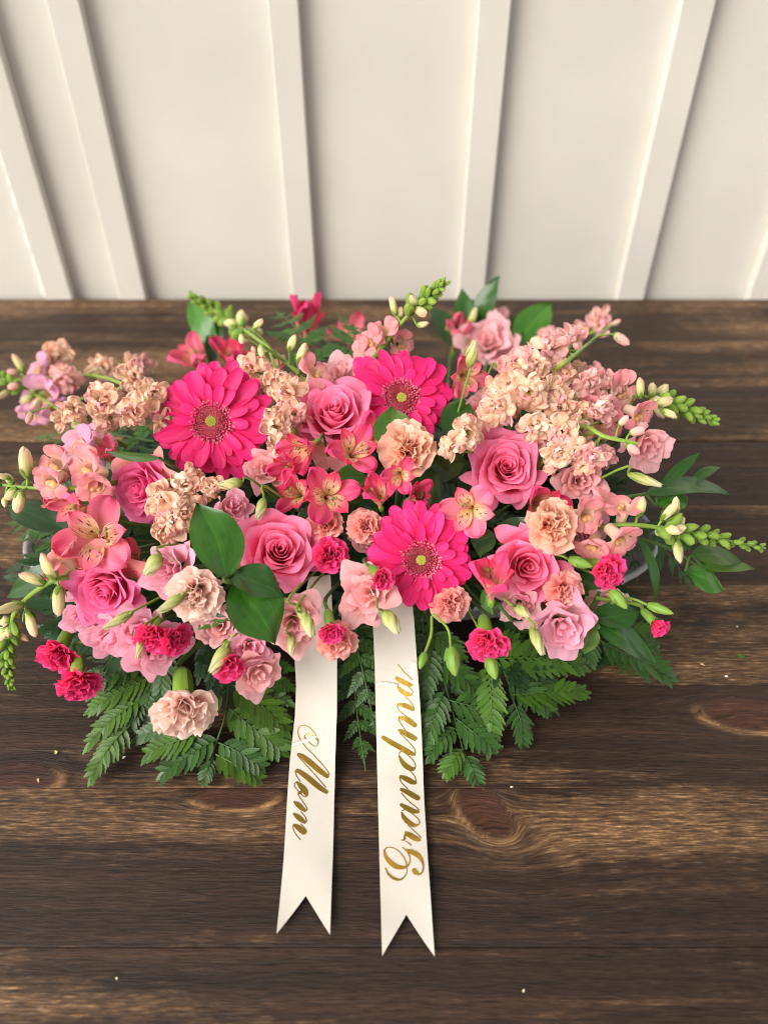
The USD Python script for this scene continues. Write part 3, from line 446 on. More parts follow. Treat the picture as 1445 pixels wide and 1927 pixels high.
def stock(pts, fl, dzs, seed, label, buds=(), stem_r=0.0026):
    rng = np.random.default_rng(seed); c = np.array([on(x, y, dz) for x, y, dz in pts]); cv = curve(c, 24)
    T = Thing('stock_stem', label, 'stock', c[0], 'peach stock spikes')
    T.part('stem', tube(cv, [stem_r, stem_r * 0.6], 7), 'stem_green')
    extra = [(px + rng.uniform(-.75, .75) * R, py + rng.uniform(-.6, .7) * R, R * rng.uniform(.62, .85), rng.uniform(-.5, .5), rng.uniform(-.4, .5), dz - 0.012 * k, m) for px, py, R, a, b, dz, m in fl for k in (1, 1.6)]
    for j, (px, py, R, a, b, dz, m) in enumerate(list(fl) + extra):
        R = R * 0.97; m = m or int(rng.random() < 0.08); a += rng.normal(0, .25); b += rng.normal(0, .25)
        p = on(px, py, dz + dzs); ax = facing(p, a, b); Rm = frame(ax, roll=rng.uniform(0, 6)); s = pxm(p, R) * 1.06; pl = lambda g: place((g[0] - [0, 0, 0.35], g[1], g[2]), p, Rm, s)
        mm = ('stock_petal', 'stock_pink')[m]
        fp = T.part('floret', pl(join([lathe([(0.03, -0.55), (0.1, -0.45), (0.12, -0.1), (0.16, 0.1)], 7)] + [rotz(petal(rng, 0.5, 0.12, 85, 55, 0.5, 0, 1, 1, 0.6, 0.4, 0.02, 0.05, 3, 4), k * 1.7) for k in range(4)])), 'lisianthus_bud')
        n = 19
        for i in range(n):
            t = i / (n - 1); L = (1.08 - 0.45 * t) * rng.uniform(0.78, 1.12); W = L * rng.uniform(0.5, 0.9)
            g = petal(rng, L, W, 45 + 40 * t + rng.normal(0, 8), -38 + 112 * t + rng.normal(0, 22), rng.uniform(-1.0, 1.0), 0.25, rng.uniform(1.0, 2.6), 1.7, 0.45, 0.22, 0.03, 0, 7, 8, dense=1.3, twist=rng.normal(0, 0.35))
            T.part('petal', pl(rotz(g, i * 2.39996 + rng.uniform(-.4, .4))), mm if rng.random() < 0.8 else ('stock_pink', 'stock_petal', 'stock_cream')[rng.integers(3)], parent=fp)
        q = cv[np.argmin(np.linalg.norm(cv - p, axis=1))]
        T.part('pedicel', tube(curve([p - ax * s * 0.9, p - ax * s * 1.2 + (q - p) * 0.3, q], 6), 0.0011, 5), 'stem_green')
    for (px, py, L, W, ang, dz) in buds:
        p = on(px, py, dz + dzs); ax = facing(p, 3 * math.cos(math.radians(ang)), 3 * math.sin(math.radians(ang))); Rm = frame(ax); l, w = pxm(p, L) * .85, pxm(p, W) * .36
        b = T.part('bud', place(lathe([(0.1 * w, 0), (0.8 * w, 0.15 * l), (w, 0.45 * l), (0.8 * w, 0.8 * l), (0.05 * w, l)], 8), p, Rm), 'stock_pink')
        for i in range(4): T.part('sepal', place(rotz(petal(rng, 0.6 * l, 1.1 * w, 65, 92, 0.9, 0, 1, 0.8, 0.7, 0.9, 0.5 * w, 0.0, 4, 5), pi / 2 * i), p, Rm), 'green_calyx', parent=b)
        q = cv[np.argmin(np.linalg.norm(cv - p, axis=1))]
        T.part('pedicel', tube(curve([p, (p + q) / 2 - ax * 0.2 * l, q], 5), 0.0009, 5), 'stem_green')
def snap_floret(T, p, ax, up, s, rng, m):
    Rm = frame(ax, up); pl = lambda g: place(g, p, Rm, s)
    fp = T.part('floret', pl(lathe([(0.06, 0), (0.17, 0.08), (0.17, 0.35), (0.22, 0.62), (0.25, 0.7)], 10)), 'snap_tube')
    for ph in (-0.45, 0.45): T.part('upper_lip', pl(rotz(petal(rng, 0.62, 0.66, 88, 15 + rng.uniform(-30, 15), 0.35, 0.13, 1.5, 1.6, 0.4, 0.5, 0.16, 0.56, 7, 8, dense=1.4), ph)), m, parent=fp)
    for ph in (pi, pi - 1.0, pi + 1.0): T.part('lower_lip', pl(rotz(petal(rng, 0.48, 0.50, 55, -50 + rng.uniform(-15, 15), -0.3, 0.12, 1.4, 1.6, 0.4, 0.5, 0.18, 0.6, 7, 7, dense=1.4), ph)), m, parent=fp)
    mm = trimesh.creation.icosphere(2, 0.165); v = np.array(mm.vertices) * [0.6, 1.1, 0.75]; v[:, 2] -= 0.07 * np.exp(-(v[:, 1] / 0.05) ** 2)
    T.part('palate', pl((v + [-0.13, 0, 0.60], np.array(mm.faces), np.stack([0 * v[:, 0], 0.5 + v[:, 2] * 2.2], 1))), 'snap_palate', parent=fp)
    for i in range(5): T.part('sepal', pl(rotz(petal(rng, 0.26, 0.2, 45, 82, 0.6, 0, 1, 0.9, 0.7, 0.8, 0.05, -0.02, 4, 4), 2 * pi * i / 5)), 'green_calyx', parent=fp)
def snap_bud(T, p, ax, l, w, rng, m):
    Rm = frame(ax, roll=rng.uniform(0, 6)); g = lathe([(0.1 * w, 0), (0.75 * w, 0.12 * l), (w, 0.4 * l), (0.95 * w, 0.65 * l), (0.75 * w, 0.86 * l), (0.4 * w, 0.97 * l), (0.03 * w, 0.99 * l)], 14)
    v = g[0].copy(); th = np.arctan2(v[:, 1], v[:, 0]); q = v[:, 2] / l; v[:, :2] *= (1 - 0.22 * np.abs(np.sin(th * 1.5 + 0.4)) ** 6 * q + 0.10 * np.sin(th * 2 + q * 3))[:, None]; v[:, 0] += 0.35 * w * q ** 2; v[:, 2] += 0.06 * l * q * np.sin(th)
    b = T.part('bud', place((v, g[1], g[2]), p, Rm), m)
    for i in range(4): T.part('sepal', place(rotz(petal(rng, 0.5 * l, 0.95 * w, 50, 90, 0.8, 0, 1, 0.9, 0.7, 0.9, 0.45 * w, -0.03 * l, 4, 4), pi / 2 * i + 0.4), p, Rm), 'green_calyx', parent=b)
def snapdragon(pts, seed, label, opens=(), buds=(), nb=16, t0=0.45, size=26, m='snap_petal', stem_r=0.0026, gap=None):
    """pts: stem base to tip; opens: (px, py, size_px, ax right, ax up, dz); buds: (px,py,L,W,ang,dz); nb automatic buds from t0 to the tip"""
    rng = np.random.default_rng(seed); c = np.array([on(x, y, dz) for x, y, dz in pts]); cv = curve(c, 40)
    T = Thing('snapdragon_stem', label, 'snapdragon', c[0], 'snapdragon spikes')
    T.part('stem', tube(cv, [stem_r, stem_r * 0.35], 7), 'stem_green')
    for (px, py, S, a, b, dz) in opens:
        p0 = on(px, py, dz); ax = facing(p0, a * 1.7, b * 1.7); s = pxm(p0, S) * 1.5; snap_floret(T, p0 - ax * s * 0.7, ax, facing(p0, 0.2, 0.9) if abs(b) < 1.2 else facing(p0, -1, .3), s, rng, m)
        q = cv[np.argmin(np.linalg.norm(cv - p0, axis=1))]
        T.part('pedicel', tube(curve([p0 - ax * s * 0.68, q], 3), 0.0012, 5), 'stem_green')
    for (px, py, L, W, ang, dz) in buds:
        p = on(px, py, dz); ax = facing(p, 2.2 * math.cos(math.radians(ang)), 2.2 * math.sin(math.radians(ang)))
        snap_bud(T, p, ax, pxm(p, L) * 0.95, pxm(p, W) * 0.36, rng, 'snap_bud')
        q = cv[np.argmin(np.linalg.norm(cv - p, axis=1))]; T.part('pedicel', tube(curve([p, q], 3), 0.0012, 5), 'stem_green')
    nb = int(nb * 1.6)
    for i in range(nb):
        t = t0 + (1 - t0) * (i / max(nb - 1, 1)) ** 0.92; k = min(int(t * 39), 38); p = cv[k]; tan = nz(cv[k + 1] - cv[k]); N = nz(np.cross(tan, [0.2, 0.3, 1])); B = np.cross(tan, N)
        th = i * 2.39996; out = math.cos(th) * N + math.sin(th) * B; f = (1 - (t - t0) / (1 - t0)); s = pxm(p, size) * (0.36 + 0.64 * f)
        ax = nz(out * (0.35 + 0.75 * f) + tan * (1.0 - 0.35 * f))
        snap_bud(T, p + out * stem_r * 0.6, ax, s * rng.uniform(0.85, 1.15), s * 0.31, rng, 'snap_bud' if f > 0.75 and rng.random() < 0.7 else 'snap_green')
def leaf_geo(b, t, w, bend=0.12, fold=0.25, nrm=None, k=0.85, m=0.8, curl=0.0, rng=None, nu=9, nv=15, side=0.0):
    b, t = np.asarray(b), np.asarray(t); ax = t - b; L = np.linalg.norm(ax); ax = ax / L
    n0 = nz(CAM - (b + t) / 2) * 0.7 + np.array([0, 0, 0.5]) if nrm is None else np.asarray(nrm, float)
    n = nz(n0 - np.dot(n0, ax) * ax); c = np.cross(n, ax); v = np.linspace(0, 1, nv)[:, None]; u = np.linspace(-1, 1, nu)[None]
    ww = w / 2 * np.abs(np.sin(pi * np.clip(v, 0, 1) ** k)) ** m * (1 - 0.55 * np.clip((v - 0.7) / 0.3, 0, 1) ** 2) + 0.0006 * (1 - v)
    off = bend * L * 4 * v * (1 - v) * 0.5 + fold * np.abs(u) ** 1.4 * ww * (1 - 0.3 * v) - curl * L * v ** 2 + 0.045 * w * np.sin(v * 7 + u * 2 + w * 900) + 0.02 * w * np.sin(v * 17 + u * 5)
    sd = side * L * 4 * v * (1 - v) * 0.5
    P = b + ax * (L * v)[..., None] + c * (ww * u + sd)[..., None] + n * off[..., None]
    return surf(P)
def sprig(label, leaves, seed, mats, name='leaf_sprig', cat='leaf', group='broad green leaves among the blooms', stemto=None):
    rng = np.random.default_rng(seed); P = [(on(l[0], l[1], l[2]), on(l[3], l[4], l[5])) for l in leaves]
    T = Thing(name, label, cat, P[0][0], group)
    for (b, t), l, m in zip(P, leaves, mats * 9):
        T.part('leaf', leaf_geo(b, t, pxm((b + t) / 2, l[6]), *(l[7:9] if len(l) > 8 else (0.1, 0.22)), nrm=facing((b + t) / 2, l[9] + rng.normal(0, .25), l[10] + rng.normal(0, .2)) if len(l) > 10 else None, rng=rng, side=rng.uniform(-.10, .10), curl=rng.uniform(-.02, .14)), m)
    b0 = P[0][0]; pts = [p[0] for p in P]
    pts = pts + [foam_pt(b0) if stemto is None else on(*stemto)]
    T.part('stem', tube(curve(pts, 4 * len(pts)), 0.0014, 6), 'stem_dark')
def pinnule_geo(b, ax, n, l, w, rng, teeth=4):
    """toothed leaflet: outline with notches, folded along its midrib"""
    c = np.cross(n, ax); k = teeth * 2 + 1; v = np.linspace(0, 1, k); wv = w / 2 * np.sin(pi * np.clip(v, 0.02, 1) ** 0.75) ** 0.75
    wv = wv * np.where(np.arange(k) % 2 == 1, 1.12, 0.86); wv[-1] = 0; wv[0] = 0.12 * w
    cr = rng.uniform(-0.12, 0.2); P = []
    for s in (-1, 0, 1):
        P.append(b + ax * (l * (v + (0.05 * (np.arange(k) % 2) if s else 0)))[:, None] + c * (s * wv)[:, None] + n * (0.18 * abs(s) * wv - cr * l * v ** 2)[:, None])
    return surf(np.stack(P, 1))
def pinna(b, ax, n, L, W, rng, npin, full, T, m, mid_r=0.0006):
    gs, kids = [], []; c = np.cross(n, ax); sag = rng.uniform(-0.05, 0.10)
    pos = lambda t: b + ax * (L * t) - n * (sag * L * t * t)
    for i in range(npin):
        t = 0.06 + 0.74 * i / npin; l = W * (1 - 0.80 * t ** 1.5) * rng.uniform(0.9, 1.1) * (0.75 if i == 0 else 1)
        for s in (-1, 1):
            d = nz(ax * (0.62 + 0.25 * t) + s * c * (0.85 - 0.25 * t) + n * rng.uniform(-0.12, 0.16)); nn = nz(n - np.dot(n, d) * d)
            kids.append(pinnule_geo(pos(t + (0.02 if s > 0 else 0)), d, nn, l, l * 0.52, rng, 4 if l > 0.005 else 3))
    term = pinnule_geo(pos(0.66), ax, n, L * 0.40, W * 0.42, rng, 7)
    rib = tube(np.array([pos(t) for t in np.linspace(0, 0.95, 7)]), [mid_r, mid_r * 0.4], 4)
    if full:
        pp = T.part('pinna', join([rib, term]), m)
        for k in kids: T.part('leaflet', k, m, parent=pp)
    else: T.part('pinna', join([rib, term] + kids), m)
def fern(b, t, Wpx, label, seed, m='fern_mid', full=True, n_p=6, nrm=None, bow=0.0, group='leatherleaf fern fronds', start=0.1, npin=8, mid=None):
    rng = np.random.default_rng(seed); B, Tt = at(*b), at(*t); W = pxm((B + Tt) / 2, Wpx); T = Thing('fern_frond', label, 'fern', B, group)
    midp = (B + Tt) / 2 + np.array([0, 0, 0.012]) + bow * np.cross(nz(Tt - B), [0, 0, 1]) * np.linalg.norm(Tt - B) if mid is None else at(*mid)
    cv = curve([B, midp, Tt], 40); T.part('rachis', tube(cv, [0.0011, 0.0004], 6), 'stem_dark')
    n0 = np.array([0, -0.25, 1.0]) if nrm is None else np.asarray(nrm, float)
    for i in range(n_p):
        f = start + (0.93 - start) * i / n_p; L = W * (1.05 - f) ** 0.85 * (0.8 + 0.4 * min(1, i / 2)) ** 0.5
        for s in (-1, 1):
            k = min(int((f + (0.02 if s > 0 else 0)) * 39), 38); tan = nz(cv[k + 1] - cv[k]); n = nz(n0 - np.dot(n0, tan) * tan + rng.normal(0, 0.12, 3)); n = nz(n - np.dot(n, tan) * tan); c = np.cross(n, tan)
            ax = nz(tan * (0.55 + 0.5 * f) + s * c * 0.85 + n * rng.uniform(-0.1, 0.12)); nn = nz(n - np.dot(n, ax) * ax)
            pinna(cv[k], ax, nn, L * rng.uniform(0.88, 1.08), L * 0.31, rng, max(4, int(npin * (1.05 - f * 0.5))), full, T, m)
    tan = nz(cv[-1] - cv[-5]); n = nz(n0 - np.dot(n0, tan) * tan); pinna(cv[-8], tan, n, W * 0.42, W * 0.16, rng, 4, full, T, m)
def fern3(rach, pins, label, seed, mats=('fern_bright', 'fern_mid')):
    """one frond: its rachis through the given points and each pinna from base to tip with toothed leaflets"""
    rng = np.random.default_rng(seed); R = np.array([at(*p) for p in rach]); T = Thing('fern_frond', label, 'fern', R[0], 'leatherleaf fern fronds')
    T.part('rachis', tube(curve(R, 24), [0.0011, 0.0005], 6), 'stem_dark')
    for k, (bx, by, bz, tx, ty, tz, W) in enumerate(pins):
        b, t = at(bx, by, bz), at(tx, ty, tz); ax = t - b; L = np.linalg.norm(ax); ax = ax / L; n = nz(np.array([rng.normal(0, .15), -0.25 + rng.normal(0, .12), 1.0])); n = nz(n - np.dot(n, ax) * ax); c = np.cross(n, ax); w = pxm((b + t) / 2, W)
        m = mats[0] if rng.random() < 0.6 else mats[1]; sag = rng.uniform(-0.04, 0.07); bow = rng.uniform(-0.05, 0.05)
        pos = lambda q: b + ax * (L * q) - n * (sag * L * q * q) + c * (bow * L * 4 * q * (1 - q)) + n * (0.006 * math.sin(pi * q))
        mid = tube(np.array([pos(q) for q in np.linspace(0, 0.97, 9)]), [0.0007, 0.0003], 5); n_l = max(6, int(L / (w * 0.33)))
        term = pinnule_geo(pos(0.80), nz(pos(1.0) - pos(0.8)), n, np.linalg.norm(pos(1.0) - pos(0.8)), w * 0.30, rng, 6)
        pp = T.part('pinna', join([mid, term]), m)
        for i in range(n_l):
            q = 0.05 + 0.80 * i / n_l; l = w * 1.08 * (1 - 0.74 * q ** 1.7) * rng.uniform(0.88, 1.08) * (0.8 if i == 0 else 1)
            for sd in (-1, 1):
                d = nz(ax * (0.75 + 0.3 * q) + sd * c * (0.85 - 0.2 * q) + n * rng.uniform(-0.10, 0.18)); nn = nz(n - np.dot(n, d) * d)
                T.part('leaflet', pinnule_geo(pos(q + (0.4 / n_l if sd > 0 else 0)), d, nn, l, min(l * 0.46, 0.98 * L * 0.8 / n_l), rng, 5 if l > 0.01 else 4), m, parent=pp)
# ------------------------------------------------------------------ filler foliage inside the dome
rng = np.random.default_rng(77)
class _Col:
    def __init__(s): s.g = []
    def part(s, name, g, m, parent=None): s.g.append(g); return ''
col = _Col()
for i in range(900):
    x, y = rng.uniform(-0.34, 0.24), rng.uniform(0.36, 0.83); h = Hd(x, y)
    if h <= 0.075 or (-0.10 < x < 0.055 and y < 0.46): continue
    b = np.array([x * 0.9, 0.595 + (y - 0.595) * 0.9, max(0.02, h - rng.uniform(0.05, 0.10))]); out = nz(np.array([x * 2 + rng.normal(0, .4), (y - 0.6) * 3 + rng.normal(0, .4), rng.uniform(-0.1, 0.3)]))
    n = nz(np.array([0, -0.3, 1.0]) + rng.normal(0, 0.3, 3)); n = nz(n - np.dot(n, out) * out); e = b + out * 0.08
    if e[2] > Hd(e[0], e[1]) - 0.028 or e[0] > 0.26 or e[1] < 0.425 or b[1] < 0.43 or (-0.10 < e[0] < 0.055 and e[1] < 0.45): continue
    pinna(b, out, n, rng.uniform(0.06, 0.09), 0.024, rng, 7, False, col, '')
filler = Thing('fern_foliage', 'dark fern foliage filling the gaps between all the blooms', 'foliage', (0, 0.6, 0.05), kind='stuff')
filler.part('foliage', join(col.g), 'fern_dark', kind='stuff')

# ------------------------------------------------------------------ fern fronds in view
fern((300, 1175, .055), (165, 1300, .03), 105, 'fern frond reaching left just below the pair of small hot pink carnations', 2, 'fern_mid', n_p=5)
fern((485, 1230, .035), (512, 1420, .005), 108, 'blue green fern frond beside the left edge of the Mom ribbon', 4, 'fern_mid', n_p=5)
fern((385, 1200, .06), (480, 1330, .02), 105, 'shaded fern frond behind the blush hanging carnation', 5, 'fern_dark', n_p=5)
fern((672, 1150, .07), (688, 1452, .004), 95, 'fern frond hanging between the two ribbons', 6, 'fern_mid', n_p=7, mid=(668, 1300, .022))
fern((1185, 990, .05), (1308, 1115, .004), 62, 'dark fern frond on the wood beyond the dish rim', 12, 'fern_mid', n_p=5)
fern((1160, 985, .055), (1200, 1098, .02), 48, 'little fern frond hanging over the rim of the clear dish', 13, 'fern_mid', n_p=4)
fern((230, 1010, .06), (8, 985, .03), 110, 'shadowed fern frond at the left edge below the open snapdragons', 14, 'fern_mid', full=False, n_p=5)
fern((200, 1040, .05), (15, 1075, .02), 110, 'shadowed fern frond low at the left edge above the drooping spike', 15, 'fern_dark', full=False, n_p=5)
fern((290, 830, .10), (55, 826, .06), 80, 'soft fern frond behind the left peach stock', 16, 'fern_mid', full=False, n_p=5)
fern((600, 690, .15), (520, 585, .13), 90, 'blurred fern frond at the back behind the tall red alstroemeria', 17, 'fern_mid', full=False, n_p=5)
fern((640, 680, .15), (705, 610, .13), 90, 'blurred fern frond at the back left of the far gerbera', 18, 'fern_mid', full=False, n_p=5)
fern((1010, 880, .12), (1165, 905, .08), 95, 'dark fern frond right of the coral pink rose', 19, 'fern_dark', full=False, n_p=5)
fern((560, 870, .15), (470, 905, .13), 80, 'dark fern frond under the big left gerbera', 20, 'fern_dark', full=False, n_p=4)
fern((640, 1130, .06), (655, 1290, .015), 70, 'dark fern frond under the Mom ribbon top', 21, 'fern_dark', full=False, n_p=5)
fern((940, 1150, .06), (1110, 1225, .02), 95, 'fern frond under the lilac lisianthus at right', 22, 'fern_mid', full=False, n_p=5)
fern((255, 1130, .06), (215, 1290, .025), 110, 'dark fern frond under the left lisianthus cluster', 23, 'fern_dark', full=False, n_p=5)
fern((800, 1110, .05), (790, 1300, .006), 80, 'fern frond lying beneath the right edge of the Grandma ribbon', 24, 'fern_mid', full=False, n_p=5)

fern((805, 1180, .055), (822, 1405, .008), 100, 'fern frond tight along the right edge of the Grandma ribbon', 26, 'fern_mid', n_p=6, mid=(815, 1290, .025))
fern((930, 1200, .05), (1050, 1345, .012), 100, 'dark fern frond under the pair of bright fronds at right', 27, 'fern_dark', n_p=5)
fern((655, 1160, .06), (712, 1400, .008), 80, 'dark fern frond against the left edge of the Grandma ribbon', 30, 'fern_mid', n_p=6)
fern3([(335, 1180, .055), (300, 1270, .035), (240, 1370, .02), (200, 1440, .008)], [(322, 1215, .05, 154, 1318, .022, 46), (318, 1225, .046, 305, 1345, .02, 38), (300, 1265, .038, 152, 1345, .016, 42), (296, 1275, .034, 270, 1368, .014, 34), (270, 1315, .03, 158, 1422, .008, 40), (270, 1318, .028, 249, 1380, .012, 30), (245, 1365, .022, 168, 1484, .004, 40), (335, 1190, .05, 215, 1235, .03, 36)],
    'long fern frond drooping lowest at the left front corner', 1)
fern3([(432, 1240, .05), (425, 1340, .028), (402, 1415, .012), (398, 1470, .005)], [(420, 1340, .03, 240, 1400, .012, 40), (377, 1386, .022, 263, 1432, .008, 44), (412, 1390, .018, 294, 1470, .004, 46), (406, 1420, .014, 495, 1477, .004, 42), (411, 1398, .018, 500, 1456, .007, 44), (428, 1330, .032, 546, 1426, .008, 54), (402, 1425, .012, 380, 1482, .003, 24), (440, 1290, .042, 550, 1390, .02, 52), (425, 1300, .04, 330, 1380, .024, 44)],
    'wide fern frond spread under the hanging blush carnation', 3)
fern3([(800, 1150, .07), (838, 1290, .032), (868, 1400, .012), (878, 1460, .005)], [(815, 1215, .055, 800, 1320, .03, 40), (822, 1240, .05, 900, 1310, .034, 44), (836, 1300, .034, 795, 1410, .014, 42), (845, 1318, .032, 958, 1348, .02, 50), (860, 1370, .02, 800, 1440, .010, 36), (872, 1410, .012, 832, 1466, .004, 36), (874, 1418, .012, 900, 1480, .004, 34), (858, 1352, .024, 935, 1420, .012, 44), (808, 1190, .06, 870, 1250, .045, 40)],
    'fern frond pointing at the camera beside the Grandma ribbon', 7)
fern3([(840, 1195, .06), (930, 1240, .05), (965, 1310, .03), (980, 1400, .008)], [(930, 1240, .052, 1118, 1262, .022, 58), (962, 1308, .034, 1110, 1308, .014, 50), (1000, 1215, .045, 1105, 1246, .022, 40), (966, 1320, .03, 980, 1412, .006, 38), (915, 1250, .046, 918, 1432, .008, 44), (880, 1215, .055, 990, 1210, .045, 46), (955, 1280, .04, 1040, 1350, .012, 44)],
    'bright fern frond reaching right over the bare wood below the small hot pink carnation', 8)
fern3([(1090, 1160, .04), (1140, 1215, .028), (1200, 1255, .012)], [(1110, 1185, .036, 1108, 1262, .014, 34), (1128, 1205, .03, 1276, 1285, .004, 56), (1150, 1190, .03, 1235, 1200, .016, 34), (1160, 1205, .026, 1242, 1225, .012, 34)],
    'fern frond beneath the glossy leaf at lower right', 11)
# ------------------------------------------------------------------ broad leaves
D = 'leaf_dark'; B_ = 'leaf_bright'; O = 'leaf_olive'
sprig('three big glossy leaves between the cream carnation and the central pink rose', [(428, 1090, .055, 372, 938, .065, 98, .10, .22, .15, .2), (440, 1098, .055, 520, 1212, .062, 112, .12, .15, .1, .1), (432, 1082, .05, 534, 1120, .045, 74, .15, .2, .2, .6)], 1, [B_, B_, D])
sprig('olive leaf in front of the far gerbera above the orange carnation', [(745, 850, .012, 738, 764, .03, 74, .1, .2, 0, -.3)], 2, [O])
sprig('round leaf right of the orange carnation', [(800, 880, .005, 882, 872, .005, 66, .08, .15, 0, .2)], 3, [D])
sprig('leaf above the front gerbera reaching down from the orange carnation', [(775, 872, .0, 822, 980, -.005, 62, .05, .2, -.2, .2)], 4, [D])
sprig('small leaf right of the front gerbera under the pale alstroemeria', [(912, 995, .0, 905, 1048, .015, 46, .05, .1, .2, .3)], 5, [D])
sprig('pair of dark leaves rising against the wall at the back', [(880, 640, .02, 868, 540, .075, 40, .1, .2, -.3, 0), (902, 610, .03, 938, 518, .10, 44, .1, .25, -.3, 0), (850, 650, .02, 812, 568, .035, 48, .1, .15, .3, .1)], 6, [D, D, 'fern_dark'])
sprig('broad leaf right of the pale lisianthus at the back', [(965, 660, .02, 1038, 568, .05, 62, .08, .2, .2, .2), (975, 655, .015, 956, 592, .05, 34, .1, .2, -.3, 0)], 7, [B_, D])
sprig('two leaves behind the green snapdragon tip at back left', [(402, 650, .02, 350, 562, .045, 46, .1, .1, .3, .1), (412, 655, .02, 392, 598, .03, 40, .1, .1, .3, .1), (398, 690, .01, 392, 620, .035, 24, .05, .3, 0, .3)], 8, [B_, D, D])
sprig('long leaves lying over the wood at far right', [(1215, 930, .035, 1388, 912, .02, 46, .1, .15, 0, .5), (1235, 950, .03, 1305, 930, .02, 52, .1, .15, 0, .5), (1240, 920, .03, 1318, 850, .05, 22, .1, .2, 0, .3), (1300, 915, .02, 1360, 872, .03, 20, .1, .2, 0, .3)], 9, ['leaf_dark', B_, D, D], stemto=(1150, 940, 0))
sprig('leaf spray under the tip of the right snapdragon', [(1290, 1075, .015, 1362, 1112, .012, 56, .08, .15, 0, .6), (1300, 1045, .02, 1405, 1052, .02, 44, .08, .15, 0, .5), (1320, 1070, .015, 1424, 1070, .012, 26, .08, .2, 0, .5), (1255, 1030, .02, 1320, 1010, .03, 40, .1, .2, 0, .4)], 10, [B_, O, O, D], stemto=(1150, 1000, 0))
sprig('glossy leaf trio by the lilac lisianthus at lower right', [(1115, 1170, .02, 1230, 1248, .025, 62, .1, .2, .4, .5), (1112, 1165, .015, 1205, 1150, .01, 54, .1, .2, 0, .5), (1112, 1172, .012, 1098, 1232, .01, 50, .05, .3, -.5, .1)], 11, ['leaf_dark', D, O])
sprig('alstroemeria leaves left of the sideways rose', [(232, 965, .02, 140, 938, .03, 34, .12, .3, 0, .5), (245, 985, .02, 170, 975, .03, 34, .14, .3, 0, .6)], 12, [O, O], group='slender alstroemeria leaves')
sprig('slim leaf across the top of the sideways rose', [(300, 862, .04, 195, 848, .055, 16, .1, .3, 0, .3)], 13, [O], group='slender alstroemeria leaves')
sprig('broad dark leaves at the left edge', [(140, 1000, .0, 5, 940, .02, 64, .1, .2, 0, .5), (120, 1060, .0, 0, 1125, .01, 44, .1, .2, -.6, .2)], 14, ['fern_dark', D])
sprig('dark leaf behind the small hot pink pair at left', [(440, 1150, .01, 345, 1182, .012, 36, .1, .2, 0, .5), (250, 1240, .0, 185, 1270, .0, 30, .1, .2, 0, .5)], 15, [B_, 'fern_dark'])
sprig('dark leaf between the red alstroemerias in the middle', [(690, 900, .0, 625, 905, .01, 50, .1, .2, 0, .3), (700, 880, -.01, 650, 950, -.01, 54, .1, .2, 0, .3)], 16, [D, D])
sprig('leaves under the apricot carnation at right', [(1010, 1010, .0, 935, 985, .0, 50, .1, .2, 0, .3), (1100, 1120, -.005, 1020, 1150, -.005, 44, .1, .2, 0, .4)], 17, [D, O])
sprig('leaf right of the far gerbera', [(850, 830, -.01, 868, 745, .005, 60, .1, .2, 0, .2)], 18, [D])
sprig('dark leaf by the lower right lilac lisianthus', [(1140, 1095, .0, 1050, 1112, .005, 40, .1, .2, 0, .4), (1080, 1150, .0, 1000, 1130, .0, 40, .1, .2, 0, .4)], 19, [D, D])
sprig('small leaf by the red trumpet alstroemeria', [(910, 1110, .01, 930, 1160, .012, 24, .1, .2, 0, .2), (960, 1165, .0, 1010, 1120, .0, 40, .1, .2, 0, .2)], 20, [O, D])
sprig('narrow blade drooping over the wood right of the dish', [(1200, 1010, .03, 1232, 1140, .004, 22, .2, .2, .3, .4)], 21, [D])

# ------------------------------------------------------------------ gerberas and roses
gerbera(399, 793, 114, -.22, .10, .012, 1, 'hot pink gerbera at left below the green snapdragon tip, largest of the three')
gerbera(755, 750, 104, .12, .34, .008, 2, 'hot pink gerbera at the back, right of the upward facing rose')
gerbera(792, 1053, 105, .05, -.12, .015, 3, 'hot pink gerbera at the front above the Grandma ribbon')
rose(627, 775, 80, .05, .62, .012, 1, 'pink rose at the back centre tilted upwards beside the far gerbera', guard=((0.4, 1.0), (5.6, 1.05)))
rose(953, 878, 75, .1, .18, .012, 2, 'coral pink open rose at right under the large peach stock')
rose(527, 1035, 82, .1, .2, .012, 3, 'pink spiral rose in the middle left of the small red carnation', guard=((1.2, 1.0),))
rose(262, 922, 66, -.85, .1, .015, 4, 'magenta pink rose facing sideways below the left gerbera', 'rose_magenta', guard=((0.0, .95), (1.8, .95)))
rose(196, 1114, 70, -.55, -.35, .015, 5, 'magenta pink rose with a peach back petal at the left front', 'rose_magenta', guard=((0.6, 1.0), (1.9, 1.05)))
rose(992, 1066, 78, .25, -.05, .022, 6, 'pink rose bud half covered by the apricot carnation at right', 'rose_petal', n=21)

# ------------------------------------------------------------------ carnations
carnation(766, 846, 62, .05, .25, .03, 1, 'orange peach carnation in the centre in front of the far gerbera', 'peach_carnation', group='large peach carnations')
carnation(1040, 988, 60, .55, .1, .05, 2, 'apricot carnation facing right above the half covered rose', 'peach_carnation', group='large peach carnations')
carnation(368, 1118, 60, -.25, -.45, .03, 3, 'cream carnation left of the three big glossy leaves', 'blush_carnation', group='large peach carnations')
carnation(347, 1338, 70, -.25, -1.05, .045, 4, 'blush carnation hanging down over the front ferns with a green calyx', 'blush_carnation', group='large peach carnations', openness=.1)
carnation(1140, 1135, 46, .4, -.9, -.005, 5, 'cream carnation hiding behind the small red carnation at right', 'blush_carnation', group='large peach carnations')
mini = dict(name='mini_carnation')
SG = 'salmon mini carnations'; HG = 'hot pink mini carnations'
carnation(686, 990, 38, 0, .15, .012, 11, 'salmon mini carnation in the middle right of the salmon one under the alstroemeria', 'salmon_carnation', group=SG, **mini)
